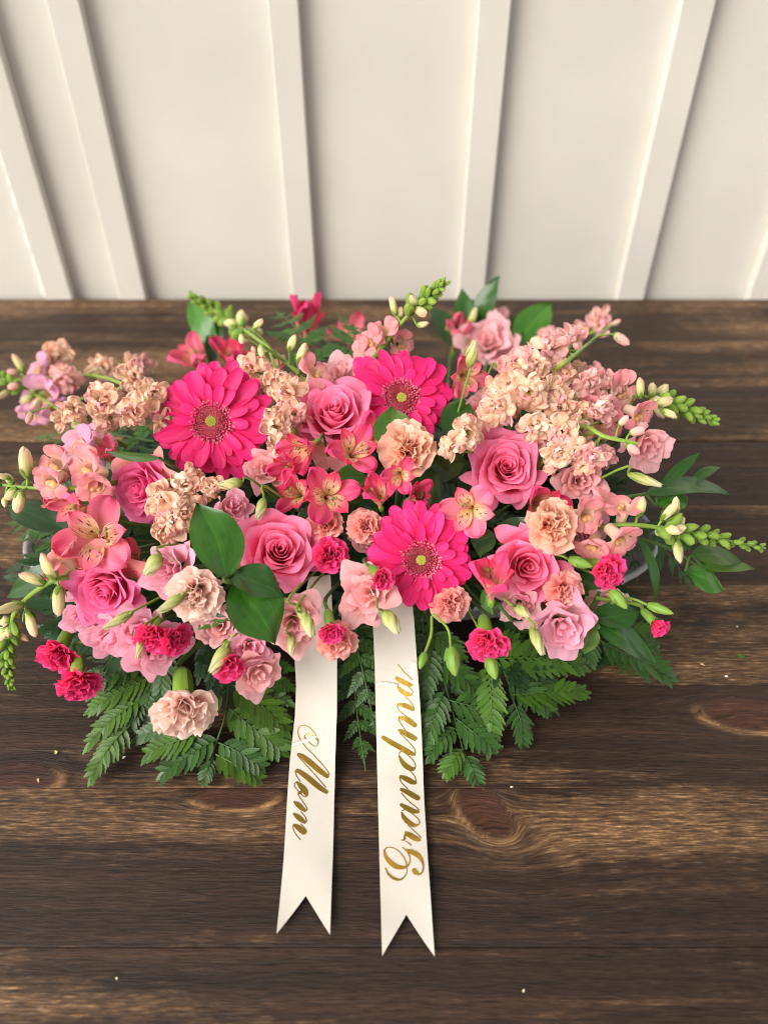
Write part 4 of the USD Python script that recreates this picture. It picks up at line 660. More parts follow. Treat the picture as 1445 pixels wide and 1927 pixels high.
carnation(612, 985, 38, -.1, .15, .006, 12, 'salmon mini carnation under the central red alstroemeria above the small red carnation', 'salmon_carnation', group=SG, **mini)
carnation(846, 1138, 40, .2, -.4, .006, 13, 'salmon mini carnation tucked under the front gerbera', 'salmon_carnation', group=SG, **mini)
carnation(1060, 1112, 44, .55, -.25, .03, 14, 'salmon mini carnation right of the half covered rose', 'salmon_carnation', group=SG, **mini)
carnation(632, 1205, 44, .1, -.6, .018, 15, 'salmon mini carnation lying on the Mom ribbon', 'salmon_carnation', group=SG, **mini)
carnation(620, 1045, 40, .25, -.1, .012, 21, 'small red pink carnation touching the central rose on its right', 'hot_carnation', group=HG, **mini)
carnation(718, 1088, 34, .5, -.5, .045, 22, 'small hot pink carnation in front of the lower left of the front gerbera', 'hot_carnation', group=HG, openness=.6, **mini)
carnation(623, 1187, 34, .1, -1.1, .045, 23, 'small hot pink carnation hanging over the salmon one on the Mom ribbon', 'hot_carnation', group=HG, openness=.55, **mini)
carnation(918, 1210, 48, .3, -.9, .03, 24, 'small hot pink carnation hanging above the ferns right of the Grandma ribbon', 'hot_carnation', group=HG, openness=.15, **mini)
carnation(1142, 1074, 44, .8, -.2, .035, 25, 'small red carnation over the clear dish rim at right', 'hot_carnation', group=HG, openness=.35, serr=.1, **mini)
carnation(1238, 1178, 30, 1.6, -.8, .045, 26, 'half open pink carnation bud sticking out furthest right', 'hot_carnation', group=HG, openness=.9, tail=(1120, 1125, .01), **mini)
carnation(288, 1197, 44, -.5, -.6, .035, 27, 'small red carnation over the left lisianthus cluster, left of a pair', 'hot_carnation', group=HG, openness=.3, serr=.09, **mini)
carnation(328, 1203, 38, .6, -.7, .03, 28, 'small red carnation over the left lisianthus cluster, right of a pair', 'hot_carnation', group=HG, openness=.3, serr=.09, calyx=False, **mini)
carnation(432, 1252, 42, -.1, -1.1, .045, 29, 'small hot pink carnation above the blush hanging carnation', 'hot_carnation', group=HG, openness=.5, **mini)
carnation(108, 1232, 46, -0.9, -.8, .035, 30, 'small hot pink carnation lowest left but one, dangling over bare wood', 'hot_carnation', group=HG, openness=.2, tail=(215, 1165, .01), **mini)
carnation(148, 1286, 48, -.4, -1.1, .035, 31, 'small hot pink carnation touching the fern at the lower left', 'hot_carnation', group=HG, openness=.2, tail=(240, 1205, .01), **mini)
green_bud(848, 1218, 56, 30, -75, .03, 1, 'green carnation bud hanging right of the Grandma ribbon', tail=(815, 1155, .02))
green_bud(800, 1228, 34, 16, -105, .045, 2, 'tiny green bud at the right edge of the Grandma ribbon', tail=(812, 1160, .02))
green_bud(920, 1235, 46, 26, -65, .018, 3, 'green bud below the small hot pink carnation over the ferns')
green_bud(1218, 1138, 50, 18, 0, .045, 4, 'slim green bud on the stem furthest right', tail=(1150, 1135, .045))
green_bud(1150, 1110, 46, 24, -35, .03, 5, 'green bud just below the small red carnation at the dish rim')
green_bud(1070, 1052, 46, 22, -5, .03, 6, 'green bud pressed against the calyx left of the red carnation at right')

# ------------------------------------------------------------------ alstroemeria
alstro(185, 1012, 80, -.15, .1, .035, 1, 'wide open pink alstroemeria with dark streaks at the left front', roll=95, closed=.12)
alstro(150, 948, 62, -1.2, .0, .02, 2, 'pink alstroemeria seen from the side above the wide open one', closed=.62)
alstro(215, 862, 46, -.5, .9, .01, 3, 'closed pink alstroemeria left of the sideways rose', closed=.85)
alstro(885, 958, 60, -.1, -.15, .035, 4, 'pale pink alstroemeria below the coral rose', 0, closed=.2, roll=210)
alstro(616, 932, 58, .1, .15, .02, 5, 'coral alstroemeria with streaks in the very middle', 1, closed=.3, roll=30)
alstro(664, 852, 52, .2, .3, .03, 6, 'streaked crimson alstroemeria just below the back rose', 1, closed=.32, roll=80)
alstro(578, 842, 52, -.8, -.4, .02, 7, 'crimson alstroemeria trumpet left below the back rose', 1, closed=.5)
alstro(552, 878, 48, -1.0, -.2, .008, 8, 'dark red alstroemeria lowest of the group under the back rose', 1, closed=.75)
alstro(712, 938, 50, -.2, .7, .025, 9, 'narrow crimson alstroemeria above the salmon mini carnation', 1, closed=.7)
alstro(752, 893, 36, .0, -.2, .055, 10, 'little crimson alstroemeria in front of the orange carnation', 1, closed=.25)
alstro(778, 935, 42, .5, .3, .01, 11, 'magenta alstroemeria bud behind the top of the front gerbera', 1, closed=.85)
alstro(372, 682, 56, -.5, .9, .012, 12, 'streaked pink alstroemeria behind the left gerbera', 0, closed=.66, roll=140)
alstro(440, 682, 52, .0, 1.1, .008, 13, 'crimson alstroemeria behind the left gerbera under the snapdragon tip', 1, closed=.72)
alstro(576, 632, 74, .05, 1.5, .02, 14, 'tall crimson alstroemeria standing up at the back', 1, closed=.95)
alstro(874, 708, 42, .35, -.1, .025, 15, 'dusty pink alstroemeria right of the far gerbera', 2, closed=.25, roll=20)
alstro(856, 640, 46, .2, 1.4, .01, 16, 'closed dusty alstroemeria left of the pale lisianthus', 2, closed=.88)
alstro(925, 1105, 66, -.1, .9, .035, 17, 'deep red alstroemeria trumpet right of the front gerbera', 1, closed=.7)
alstro(1012, 950, 56, .7, -.2, -.006, 18, 'crimson alstroemeria petals peeping from under the coral rose', 1, closed=.3)
alstro(138, 1066, 52, -.3, -.2, .012, 20, 'pink alstroemeria just left above the left front rose', 0, closed=.2)
alstro(560, 930, 46, -.3, .2, .0, 21, 'dark crimson alstroemeria behind the top of the central rose', 1, closed=.5)
alstro(700, 820, 44, .3, .1, .0, 22, 'crimson alstroemeria between the back rose and the orange carnation', 1, closed=.45)
alstro(1010, 1020, 44, -.2, .4, .0, 23, 'crimson alstroemeria left of the apricot carnation', 1, closed=.5)
alstro(660, 640, 46, -.2, 1.0, .005, 24, 'dusty pink alstroemeria at the back left of the far gerbera', 2, closed=.6)
alstro(250, 1060, 50, -.4, .6, -.005, 19, 'pink alstroemeria tucked behind the left front rose', 0, closed=.4)

# ------------------------------------------------------------------ stock spikes
stock([(330, 790, .02), (262, 738, .03), (170, 706, .045), (25, 716, .05)], [
    (103, 668, 38, .0, .5, .035, 0), (122, 716, 34, -.2, -.2, .05, 1), (192, 692, 30, .1, .6, .035, 0), (250, 706, 34, .1, .2, .04, 0), (190, 752, 40, -.1, 0, .045, 0), (138, 772, 30, -.4, -.5, .035, 0),
    (250, 776, 38, .0, 0, .045, 0), (290, 738, 34, .2, .1, .045, 0), (210, 788, 32, 0, -.6, .03, 0), (308, 795, 28, .2, -.3, .02, 0)], 0.0, 1,
    'peach stock spike reaching to the left edge with its stem bared', buds=[(35, 700, 26, 16, 160, .05), (35, 722, 26, 20, 190, .045), (60, 775, 30, 18, 230, .05)])
stock([(560, 850, .0), (545, 770, .015), (520, 700, .03), (505, 650, .04)], [
    (545, 735, 40, .1, .2, .03, 0), (520, 800, 40, -.2, -.1, .03, 0), (470, 690, 32, -.1, .5, .035, 0), (508, 718, 32, 0, .2, .03, 0), (530, 838, 32, -.2, -.5, .02, 0), (555, 780, 34, .1, 0, .02, 0)], 0.0, 2,
    'peach stock spike between the left gerbera and the back rose', buds=[(480, 668, 22, 14, 100, .035)])
stock([(960, 850, .0), (1030, 715, .04), (1085, 665, .06), (1150, 612, .07)], [
    (995, 738, 44, -.05, .05, .055, 0), (935, 770, 40, -.2, 0, .05, 0), (880, 812, 42, -.3, -.1, .05, 0), (938, 742, 34, -.2, .3, .045, 0), (1008, 805, 40, .1, -.3, .04, 0), (1062, 765, 40, .3, .0, .045, 0),
    (978, 682, 34, -.2, .5, .055, 1), (1035, 650, 36, .0, .6, .06, 1), (1010, 690, 30, 0, .3, .055, 0), (1075, 630, 34, .2, .7, .06, 1), (1128, 606, 30, .1, .9, .07, 1), (1062, 700, 32, .2, 0, .05, 0), (975, 700, 30, -.1, .1, .05, 0), (1040, 735, 38, .2, .2, .05, 0)], 0.0, 3,
    'largest peach stock spike at upper right with a thick bare green stem', buds=[(1155, 628, 44, 26, -25, .07), (1150, 612, 24, 14, 40, .07)])
stock([(1010, 880, .0), (1085, 805, .04), (1140, 822, .05), (1200, 835, .055)], [
    (1058, 812, 42, .1, .0, .045, 0), (1050, 852, 34, .1, -.3, .035, 0), (1085, 850, 32, .2, -.4, .04, 0), (1115, 858, 34, .1, -.5, .045, 1), (1135, 770, 34, .2, .4, .05, 1), (1110, 722, 34, .4, .4, .05, 1), (1155, 720, 26, .6, .4, .045, 1), (1095, 780, 34, .2, .2, .04, 0)], 0.0, 4,
    'peach stock spike pointing right beside the coral rose', buds=[(1185, 815, 36, 24, 30, .055), (1180, 838, 34, 24, -20, .055), (1165, 800, 30, 20, 60, .055)])
stock([(380, 1000, .0), (340, 960, .02), (315, 930, .03), (300, 905, .035)], [
    (302, 935, 36, -.2, .2, .04, 0), (348, 965, 42, 0, 0, .04, 0), (312, 1000, 36, -.2, -.3, .035, 0), (350, 912, 34, 0, .4, .035, 0), (400, 915, 28, .2, .3, .035, 0), (330, 980, 32, -.2, -.1, .035, 1)], 0.0, 5,
    'peach stock cluster left of the biggest glossy leaf')
stock([(560, 1000, .0), (600, 960, .0), (620, 900, .0)], [(780, 800, 10, 0, 0, -.05, 0)], 0.0, 6, 'stock stem hidden among the middle blooms') if False else None

# ------------------------------------------------------------------ lisianthus
lisianthus(918, 642, 50, -.05, .35, .03, 1, 'pale pink open lisianthus at the back right against the dark leaves', 'lisianthus_pale')
lisianthus(935, 602, 34, .2, .8, .03, 2, 'pale pink lisianthus bud behind the open one at the back right', 'lisianthus_pale', closed=.6)
lisianthus(437, 952, 44, .45, .2, .03, 3, 'lilac pink half closed lisianthus right of the peach stock cluster', closed=.6)
lisianthus(318, 1072, 58, -.45, .1, .03, 4, 'lilac lisianthus on its side left of the cream carnation', closed=.4)
lisianthus(212, 1198, 52, -.5, -.7, .025, 5, 'lilac pink ruffled lisianthus leftmost of the front left cluster', closed=.25)
lisianthus(262, 1190, 46, -.1, -.1, .02, 6, 'lilac ruffled lisianthus behind the pair of small red carnations')
lisianthus(292, 1222, 52, .2, -.5, .018, 7, 'lilac lisianthus below the pair of small red carnations', closed=.1)
lisianthus(485, 1265, 48, .3, -.7, .02, 8, 'dusty pink lisianthus lowest beside the Mom ribbon', 'lisianthus_dusty', closed=.2)
lisianthus(470, 1218, 40, .1, -.3, .022, 9, 'lilac frilled lisianthus under the tip of the big glossy leaf')
lisianthus(412, 1180, 36, -.2, -.1, .01, 10, 'dusty lisianthus peeping out between two glossy leaves', 'lisianthus_dusty')
lisianthus(550, 1172, 52, .0, -.2, .02, 11, 'dusty pink lisianthus at the top of the Mom ribbon', 'lisianthus_dusty', closed=.1)
lisianthus(690, 1115, 52, -.25, .0, .018, 12, 'dusty frilled lisianthus left under the front gerbera', 'lisianthus_dusty')
lisianthus(1060, 1180, 54, .35, -.35, .025, 13, 'lilac pink lisianthus above the right hand ferns', closed=.1)
lisianthus(978, 1135, 38, .0, -.3, .01, 14, 'pale frilled lisianthus below the half covered rose', 'lisianthus_pale')
lisianthus(1218, 838, 46, .6, -.4, .035, 15, 'dusty pink lisianthus at the right end of the stock spike', 'lisianthus_pale', closed=.15)
for i, a in enumerate([
    (172, 835, 42, -.2, .5, .01, 'lilac lisianthus above the pink snapdragons at left', 'lisianthus_petal'),
    (425, 1035, 40, .2, .3, .004, 'small pink lisianthus left behind the central rose', 'lisianthus_pale'), (640, 705, 40, 0, .6, .004, 'pale pink lisianthus behind the back rose', 'lisianthus_pale'),
    (905, 770, 38, 0, .2, .0, 'pale pink lisianthus behind the far gerbera and the peach stock', 'lisianthus_pale'), (1090, 905, 44, .2, .0, .01, 'dusty pink lisianthus above the apricot carnation', 'lisianthus_dusty'),
    (1105, 1005, 42, .4, -.1, .0, 'pink lisianthus right of the apricot carnation', 'lisianthus_petal'), (700, 1010, 40, 0, .1, -.012, 'deep set dusty lisianthus left of the front gerbera', 'lisianthus_dusty'),
    (500, 880, 40, 0, .3, .0, 'dusty pink lisianthus right under the left gerbera', 'lisianthus_dusty'), (155, 1160, 40, -.5, -.3, .0, 'lilac lisianthus behind the left front rose', 'lisianthus_petal')]):
    lisianthus(*a[:6], 40 + i, a[6], a[7], closed=.15)
for i, a in enumerate([
    (455, 908, 46, 28, 180, .03, 'plump green bud under the left gerbera'),
    (497, 938, 44, 24, -115, .03, 'green bud left above the central rose'),
    (884, 690, 52, 28, 85, .045, 'cream bud standing in front of the pale lisianthus'),
    (884, 612, 36, 18, 75, .04, 'pale green bud tip rising at the back left of the pale lisianthus'),
    (935, 692, 34, 16, 40, .03, 'slim green bud right below the pale lisianthus'),
    (1182, 892, 66, 22, -6, .04, 'long pale green bud pointing right over the dark wood'),
    (722, 1150, 52, 34, -55, .04, 'cream bud lying over the top of the Grandma ribbon'),
    (302, 1045, 48, 36, -140, .04, 'cream green bud left of the lilac sideways lisianthus'),
    (345, 1120, 58, 26, -160, .04, 'pale cream bud left under the cream carnation'),
    (430, 1215, 62, 34, -135, .035, 'cream white bud above the hanging blush carnation'),
    (250, 1152, 62, 22, 192, .045, 'green yellow bud lying across the left front rose'),
    (1000, 1182, 56, 26, -55, .035, 'green yellow bud left of the right lilac lisianthus'),
    (968, 1140, 36, 24, -25, .022, 'yellow bud below the red trumpet alstroemeria'),
    (560, 1140, 44, 24, -65, .045, 'green bud over the dusty lisianthus on the Mom ribbon'),
    (572, 1155, 48, 30, -75, .045, 'crumpled green bud right over the dusty lisianthus on the Mom ribbon'),
    (268, 1198, 44, 18, -120, .04, 'pale green bud left of the pair of small red carnations'),
    (548, 1195, 40, 20, -95, .025, 'yellow green bud under the dusty lisianthus on the Mom ribbon')]):
    bud(*a[:6], i, a[6])

# ------------------------------------------------------------------ snapdragons
snapdragon([(565, 705, .02), (500, 650, .035), (430, 600, .06), (358, 556, .085)], 1, 'green snapdragon spike at the back left above the gerbera', opens=[(592, 700, 40, .25, .5, .035), (455, 618, 30, .4, 1.2, .03), (520, 690, 30, -.3, .8, .02)],
           buds=[(545, 660, 36, 22, 70, .045), (560, 680, 40, 24, 60, .045), (492, 648, 26, 20, -100, .06), (478, 618, 26, 18, 45, .065), (452, 628, 20, 17, -80, .07)], nb=20, t0=.5, size=34)
snapdragon([(690, 690, .02), (735, 632, .045), (780, 580, .075), (838, 530, .105)], 2, 'green snapdragon spike leaning right at the back behind the far gerbera', opens=[(700, 640, 36, -.4, .3, .04), (722, 622, 34, .0, .5, .05), (682, 655, 30, -.5, .2, .03), (755, 645, 32, .3, .1, .035)],
           buds=[(745, 592, 38, 18, 110, .065), (748, 600, 26, 22, 80, .06), (785, 612, 24, 18, 10, .06)], nb=15, t0=.62, size=34)
snapdragon([(1060, 740, .0), (1150, 742, .03), (1240, 752, .04), (1350, 794, .045)], 3, 'snapdragon spike with a green tip pointing right, upper of two', opens=[(1170, 735, 44, .4, .2, .04), (1205, 780, 40, .6, -.1, .045), (1115, 768, 42, 0, -.4, .03), (1075, 745, 36, .3, .2, .02), (1140, 795, 40, .2, 0, .03)],
           buds=[(1205, 748, 40, 24, 105, .045), (1225, 745, 28, 22, 90, .045), (1235, 762, 34, 26, 40, .045), (1245, 772, 34, 22, -10, .045)], nb=20, t0=.62, size=36)
snapdragon([(1070, 1000, .01), (1180, 988, .04), (1280, 1000, .05), (1440, 1032, .05)], 4, 'snapdragon spike with a long green tip pointing right, lower of two', opens=[(1135, 945, 46, .3, .8, .04), (1105, 968, 44, .4, .1, .05), (1175, 955, 40, .0, .6, .045), (1170, 1015, 46, .6, -.3, .05), (1115, 1030, 42, 0, -.5, .03)],
           buds=[(1200, 970, 40, 28, 85, .05), (1245, 978, 48, 24, 65, .055), (1270, 970, 40, 20, 100, .055), (1250, 995, 34, 28, 10, .055), (1275, 1018, 46, 26, -70, .05)], nb=24, t0=.56, size=34)
snapdragon([(150, 1085, .02), (95, 1095, .045), (30, 1150, .04), (14, 1230, .03), (22, 1298, .012)], 5, 'snapdragon spike drooping over the table at the left front', opens=[(118, 1042, 42, -.2, .7, .05)],
           buds=[(85, 1098, 52, 28, 135, .045), (105, 1090, 62, 32, 100, .05), (112, 1105, 58, 36, -115, .04), (45, 1138, 54, 26, 165, .045), (50, 1150, 56, 26, -95, .04), (10, 1160, 22, 20, -120, .045), (32, 1195, 26, 18, -50, .04)], nb=26, t0=.55, size=26)
snapdragon([(240, 905, .01), (150, 918, .04), (60, 918, .045), (-60, 905, .045)], 6, 'snapdragon spike at the left edge below the stock', opens=[(105, 872, 44, -.3, .3, .05), (95, 905, 42, -.4, -.1, .055), (165, 880, 50, -.4, .3, .05), (180, 915, 44, -.1, -.3, .045), (100, 945, 26, 0, -.8, .03)],
           buds=[(52, 898, 62, 34, 80, .05), (38, 925, 44, 30, -115, .05), (18, 900, 24, 16, 140, .05), (10, 935, 22, 16, -120, .04)], nb=8, t0=.72, size=30)
snapdragon([(240, 840, -.01), (150, 800, .02), (80, 750, .035), (-40, 690, .045)], 7, 'lilac snapdragon spike behind the left peach stock', opens=[(75, 700, 44, -.5, .6, .025), (80, 745, 50, -.3, 0, .03), (60, 780, 36, -.5, -.5, .03), (150, 840, 48, -.3, .6, .03), (105, 765, 36, .2, -.4, .02), (180, 830, 36, .3, .6, .02)],
           buds=[(45, 700, 40, 22, 100, .04), (20, 735, 30, 16, 190, .04)], nb=12, t0=.7, size=30, m='snap_lilac')
# ------------------------------------------------------------------ ribbons with gold lettering
def interp_rows(rows, py):
    r = np.array(rows, float); return [np.interp(py, r[:, 0], r[:, k]) for k in range(1, r.shape[1])]
def ribbon(label, rows, notch, strokes, seed, film):
    """rows: (py, left px, right px, z)"""
    rng = np.random.default_rng(seed); T = Thing('ribbon', label, 'ribbon', at((rows[0][1] + rows[0][2]) / 2, rows[0][0], 0.03), 'cream memorial ribbons with gold lettering')
    rr = np.array(rows, float); z_at = lambda py: float(np.interp(py, rr[:, 0], rr[:, 3]))
    pys = np.linspace(rows[0][0], rows[-1][0], 110); us = np.linspace(0, 1, 13); P = np.zeros((len(pys), 13, 3)); n3 = np.array([0, -0.3, 0.95])
    yn = notch
    def z_s(py): return float(np.mean([z_at(py + d) for d in (-40, -20, 0, 20, 40)]))
    for i, py in enumerate(pys):
        l, r, _ = interp_rows(rows, py); z = z_s(py)
        for j, u in enumerate(us):
            q = at(l + (r - l) * u, py, z); q[2] += 0.0013 * (2 * u - 1) ** 2 * math.sin(py / 55 + seed) + 0.0011 * math.sin(py / 47.0 + 3.0 * u + seed) + 0.0003 * math.sin(py / 23.0 - 2 * u); P[i, j] = q
    # swallow tail: pull the last rows up to a V
    k = 18; base = P[-1 - k].copy()
    for i in range(len(pys) - k, len(pys)):
        f = (i - (len(pys) - 1 - k)) / k
        for j, u in enumerate(us):
            w = abs(2 * u - 1); py = pys[-1 - k] + (yn - pys[-1 - k]) * f + ((pys[-1] - yn) * w) * f; l, r, _ = interp_rows(rows, py); q = at(l + (r - l) * u, py, z_s(py)); q[2] += 0.0013 * (2 * u - 1) ** 2 * math.sin(py / 55 + seed) + 0.0011 * math.sin(py / 47.0 + 3.0 * u + seed) + 0.0003 * math.sin(py / 23.0 - 2 * u); P[i, j] = q
    g = surf(P); v, f, uv = g; N = np.array([0, -0.05, 1.0]); nb = len(v)
    lo = v - [0, 0, 0.0005]; edge = []
    nv_, nu_ = P.shape[:2]; ring = [(0, j) for j in range(nu_)] + [(i, nu_ - 1) for i in range(1, nv_)] + [(nv_ - 1, j) for j in range(nu_ - 2, -1, -1)] + [(i, 0) for i in range(nv_ - 2, 0, -1)]
    ids = [i * nu_ + j for i, j in ring]
    for a, b in zip(ids, ids[1:] + ids[:1]): edge += [[a, b, b + nb], [a, b + nb, a + nb]]
    T.part('band', (np.vstack([v, lo]), np.vstack([f, f[:, ::-1] + nb, np.array(edge)]), np.vstack([uv, uv])), 'ribbon_satin', smooth=40)
    def lift(m, h):
        vv = np.array(m.vertices); out = np.zeros((len(vv), 3))
        for i, (x, y, zz) in enumerate(vv):
            py = -y; l, r, _ = interp_rows(rows, py); u = (x - l) / (r - l); q = at(x, py, z_s(py)); q[2] += 0.0013 * (2 * u - 1) ** 2 * math.sin(py / 55 + seed) + 0.0011 * math.sin(py / 47.0 + 3.0 * u + seed) + 0.0003 * math.sin(py / 23.0 - 2 * u) + h + (0.00009 if zz > 0.5 else 0); out[i] = q
        return out, np.array(m.faces)
    for letter in strokes:
        shp = []
        for st in letter:
            c = curve(st, 14 * len(st)); cc = [Point(x, -y).buffer(max(w, 1.5) / 2, 6) for x, y, w in c]
            shp += [MultiPoint(list(a.exterior.coords) + list(b.exterior.coords)).convex_hull for a, b in zip(cc, cc[1:])]
        s = sops.unary_union(shp).simplify(0.12)
        gs = []
        for poly in getattr(s, 'geoms', [s]):
            bx = [poly.intersection(Polygon([(poly.bounds[0] - 1, y), (poly.bounds[2] + 1, y), (poly.bounds[2] + 1, y + 6), (poly.bounds[0] - 1, y + 6)])) for y in np.arange(poly.bounds[1], poly.bounds[3], 6)]
            gs += [trimesh.creation.extrude_polygon(q, 1.0, engine='earcut') for bb in bx for q in getattr(bb, 'geoms', [bb]) if q.geom_type == 'Polygon' and q.area > 0.05]
        m = trimesh.util.concatenate(gs); T.part('letter', lift(m, 0.0003), 'gold_foil', smooth=False)
    for (pts, w, n, amp) in film:
        c = curve(pts, n * 2); rowsP = []
        tt = np.gradient(c[:, :2], axis=0); tt /= np.linalg.norm(tt, axis=1, keepdims=True)
        for i in range(len(c)):
            row = []; hw = w * (0.5 + 1.0 * float(meshkit.fbm(np.array([[i * 0.45, seed * 3.1, w]]), 2)[0])); hw *= 0.3 if i in (0, len(c) - 1) else 1
            for f in np.linspace(-1, 1, 7):
                x, y = c[i][0] - tt[i][1] * f * hw, c[i][1] + tt[i][0] * f * hw; l, r, _ = interp_rows(rows, y); x = min(max(x, l + 0.8), r - 0.8)
                q = at(x, y, z_s(y)); q[2] += 0.0012 + (1 - f * f) * amp * rng.uniform(0.1, 0.9) - 0.0004 * abs(f); row.append(q)
            rowsP.append(row)
        gs = [surf(np.array(rowsP))]
        T.part('crinkled_film', join(gs), 'crinkle')
    return T
def S(o, k, *strokes):
    out = []
    for st in strokes: out.append([(o[0] + x / k, o[1] + y / k, w / k * 0.9) for x, y, w in st])
    return out
kA = 7.707; oA = (510, 1340)
mom = [S(oA, kA, [(485, 400, 9), (488, 345, 9), (530, 318, 10), (590, 350, 12), (650, 400, 13), (684, 450, 11), (660, 510, 10), (600, 495, 10), (530, 430, 10), (488, 370, 9)],
         [(690, 440, 10), (660, 370, 14), (600, 275, 16), (510, 205, 12), (430, 205, 10), (390, 265, 10), (405, 370, 10), (490, 505, 10), (610, 630, 10), (730, 760, 10), (815, 860, 10), (842, 920, 12)],
         [(812, 940, 62), (700, 860, 86), (560, 740, 92), (460, 660, 76), (400, 630, 56)], [(385, 640, 12), (440, 710, 12), (620, 905, 12), (790, 1095, 12)],
         [(795, 1160, 66), (700, 1100, 84), (560, 990, 92), (440, 900, 76), (385, 868, 62)], [(350, 880, 14), (372, 950, 13), (425, 1030, 11)]),
       S(oA, kA, [(385, 1045, 36), (435, 1095, 84), (490, 1160, 92), (515, 1215, 46)], [(525, 1225, 16), (490, 1246, 10), (440, 1212, 10), (385, 1155, 10), (342, 1100, 10), (345, 1060, 12), (380, 1030, 16)], [(435, 1180, 50), (420, 1190, 46)], [(392, 1185, 14), (405, 1235, 12), (460, 1315, 12), (515, 1395, 12), (518, 1430, 14)]),
       S(oA, kA, [(338, 1320, 30), (385, 1352, 78), (440, 1400, 76), (490, 1435, 48)], [(430, 1455, 10), (490, 1520, 10), (517, 1590, 12)], [(330, 1485, 34), (380, 1520, 76), (430, 1560, 80), (482, 1598, 52)], [(430, 1625, 10), (495, 1700, 10), (512, 1740, 12)],
         [(335, 1640, 40), (385, 1670, 80), (440, 1715, 92), (472, 1742, 78)], [(312, 1650, 12), (320, 1700, 12), (355, 1770, 12), (420, 1845, 16)])]
kB = 8.379; oB = (690, 1220); kC = 8.03; oC = (690, 1440)
grandma = [
    S(oC, kC, [(600, 1490, 20), (545, 1380, 16), (440, 1270, 14), (330, 1238, 14), (268, 1275, 22), (280, 1370, 50), (350, 1470, 80), (450, 1545, 84), (550, 1562, 54), (628, 1520, 26), (652, 1430, 18), (620, 1330, 22), (540, 1243, 14)],
      [(280, 1560, 16), (325, 1655, 38), (420, 1732, 48), (520, 1742, 30), (595, 1660, 14), (600, 1550, 14), (590, 1480, 14)],
      [(590, 1285, 26), (680, 1322, 84), (770, 1375, 84), (830, 1460, 48), (852, 1550, 24), (838, 1630, 24), (790, 1670, 34), (730, 1640, 66)], [(715, 1610, 78), (735, 1640, 84)]),
    S(oC, kC, [(590, 1020, 52), (650, 1060, 92), (730, 1110, 92), (785, 1135, 60)], [(520, 1130, 14), (565, 1128, 30), (575, 1060, 36)], [(590, 1150, 16), (630, 1180, 18), (665, 1215, 20)], [(815, 1100, 18), (760, 1040, 14), (680, 960, 12), (620, 905, 14)]),
    S(oC, kC, [(520, 600, 54), (600, 645, 84), (690, 690, 84), (770, 705, 54)], [(535, 690, 12), (580, 675, 12), (680, 730, 12), (780, 820, 14), (798, 880, 18)], [(525, 715, 24), (560, 790, 66), (640, 870, 84), (720, 912, 56), (785, 895, 20)], [(785, 680, 16), (750, 635, 12), (640, 550, 12), (520, 425, 12)]),
    S(oC, kC, [(515, 178, 50), (590, 205, 88), (670, 245, 88), (730, 262, 56)], [(495, 190, 18), (520, 265, 12), (620, 360, 14)], [(525, 372, 56), (620, 410, 84), (700, 455, 92), (765, 490, 88)], [(745, 235, 14), (720, 160, 12), (650, 85, 12), (590, 40, 14)]),
    S(oB, kB, [(258, 1425, 66), (360, 1490, 84), (500, 1565, 88), (650, 1645, 88), (745, 1680, 50)], [(505, 1680, 14), (545, 1640, 12), (640, 1690, 12), (740, 1780, 14), (770, 1860, 16)], [(510, 1710, 22), (550, 1790, 66), (630, 1870, 92), (720, 1905, 66), (765, 1870, 20)], [(768, 1660, 14), (745, 1590, 12), (650, 1485, 12), (525, 1360, 12)]),
    S(oB, kB, [(515, 1315, 54), (590, 1350, 84), (680, 1400, 92), (755, 1440, 84)], [(600, 1305, 14), (540, 1215, 14), (500, 1140, 20)], [(515, 1110, 48), (600, 1135, 80), (690, 1190, 88), (755, 1240, 76)], [(720, 1160, 12), (600, 1080, 12), (510, 995, 12), (478, 925, 20)], [(500, 895, 44), (590, 915, 80), (670, 955, 84), (725, 990, 56)], [(740, 965, 14), (700, 880, 12), (610, 775, 12)]),
    S(oB, kB, [(470, 465, 60), (550, 520, 80), (640, 570, 80), (705, 595, 50)], [(490, 555, 12), (540, 535, 12), (640, 600, 12), (720, 690, 14), (718, 730, 16)], [(490, 600, 26), (530, 660, 66), (610, 725, 80), (690, 750, 50)], [(725, 520, 12), (690, 480, 12), (600, 385, 12), (490, 250, 12)], [(610, 775, 14), (550, 700, 14), (500, 610, 16)])]
ribbon('cream ribbon reading Mom in gold script, shorter of the two', [(1085, 582, 622, .125), (1160, 566, 626, .096), (1215, 553, 634, .072), (1290, 557, 634, .046), (1345, 555, 634, .026), (1430, 546, 631, .012), (1500, 541, 629, .006), (1620, 533, 626, .005), (1760, 521, 621, .0042)], 1687, mom, 1,
       [([(550, 1403, 0), (585, 1392, 0), (632, 1376, 0)], 3.6, 26, .0006)])
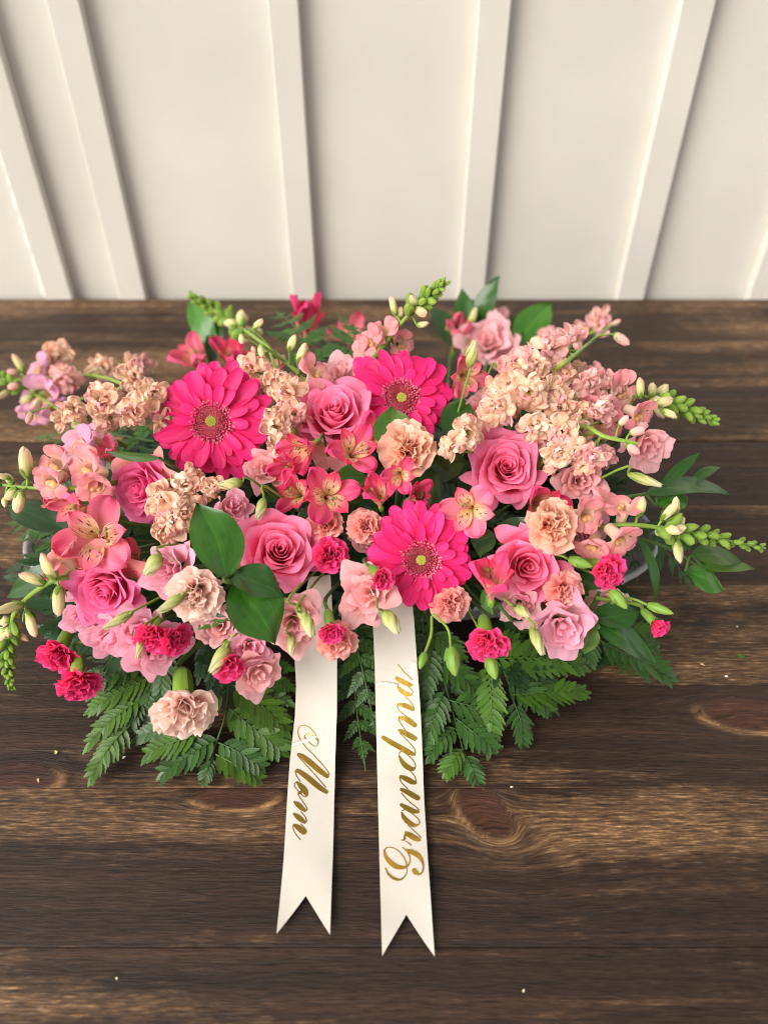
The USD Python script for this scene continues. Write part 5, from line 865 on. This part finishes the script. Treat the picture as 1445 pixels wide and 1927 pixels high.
ribbon('cream ribbon reading Grandma in gold script, longer of the two', [(1120, 698, 774, .112), (1160, 701, 779, .098), (1250, 705, 785, .062), (1340, 707, 791, .035), (1420, 709, 795, .016), (1500, 711, 798, .007), (1620, 714, 805, .005), (1800, 719, 818, .0042)], 1722, grandma, 2,
       [([(706, 1290, 0), (725, 1288, 0), (748, 1292, 0)], 3.0, 16, .0005), ([(782, 1248, 0), (778, 1265, 0), (784, 1290, 0), (786, 1320, 0), (788, 1350, 0), (790, 1388, 0)], 6.0, 44, .0006)])

# ------------------------------------------------------------------ scraps on the table
def scrap(px, py, L, W, ang, label, m, seed):
    p = at(px, py, 0.0012); d = np.array([math.cos(math.radians(ang)), math.sin(math.radians(ang)), 0]); l = pxm(p, L) * 0.75
    T = Thing('plant_scrap', label, 'plant scrap', p, 'tiny scraps on the table')
    T.part('flake', leaf_geo(p - d * l / 2, p + d * l / 2 + [0, 0, .0006], pxm(p, W), 0.2, 0.3, nrm=(0, 0, 1), nu=5, nv=6), m)
for i, a in enumerate([(1395, 1237, 20, 9, -25, 'green leaf scrap lying alone on the wood at right', 'leaf_bright'), (106, 1417, 9, 7, 30, 'pale green flake on the wood at left below the ferns', 'lisianthus_bud'), (234, 1426, 9, 3, 30, 'white sliver beside the tip of the left fern', 'caulk'),
    (1367, 1274, 8, 3, -20, 'white sliver on the wood right of the fern tip', 'caulk'), (1322, 1252, 12, 3, -30, 'tan splinter on the wood above the white sliver at right', 'stock_petal'), (963, 1482, 8, 2, 5, 'pale splinter above the large wood knot', 'stock_cream'),     (220, 1842, 5, 3, 50, 'white crumb near the bottom edge at left', 'stock_cream'), (1387, 1180, 5, 3, 20, 'cream crumb on the wood above the green leaf scrap', 'lisianthus_bud'), (72, 1470, 14, 2, -60, 'dry brown stalk bit above the cut knot at left', 'stock_petal'), (985, 1865, 8, 2, 60, 'pale splinter near the bottom edge right of the ribbon', 'stock_cream')]):
    scrap(a[0], a[1], a[2], a[3], a[4], a[5], a[6], i)
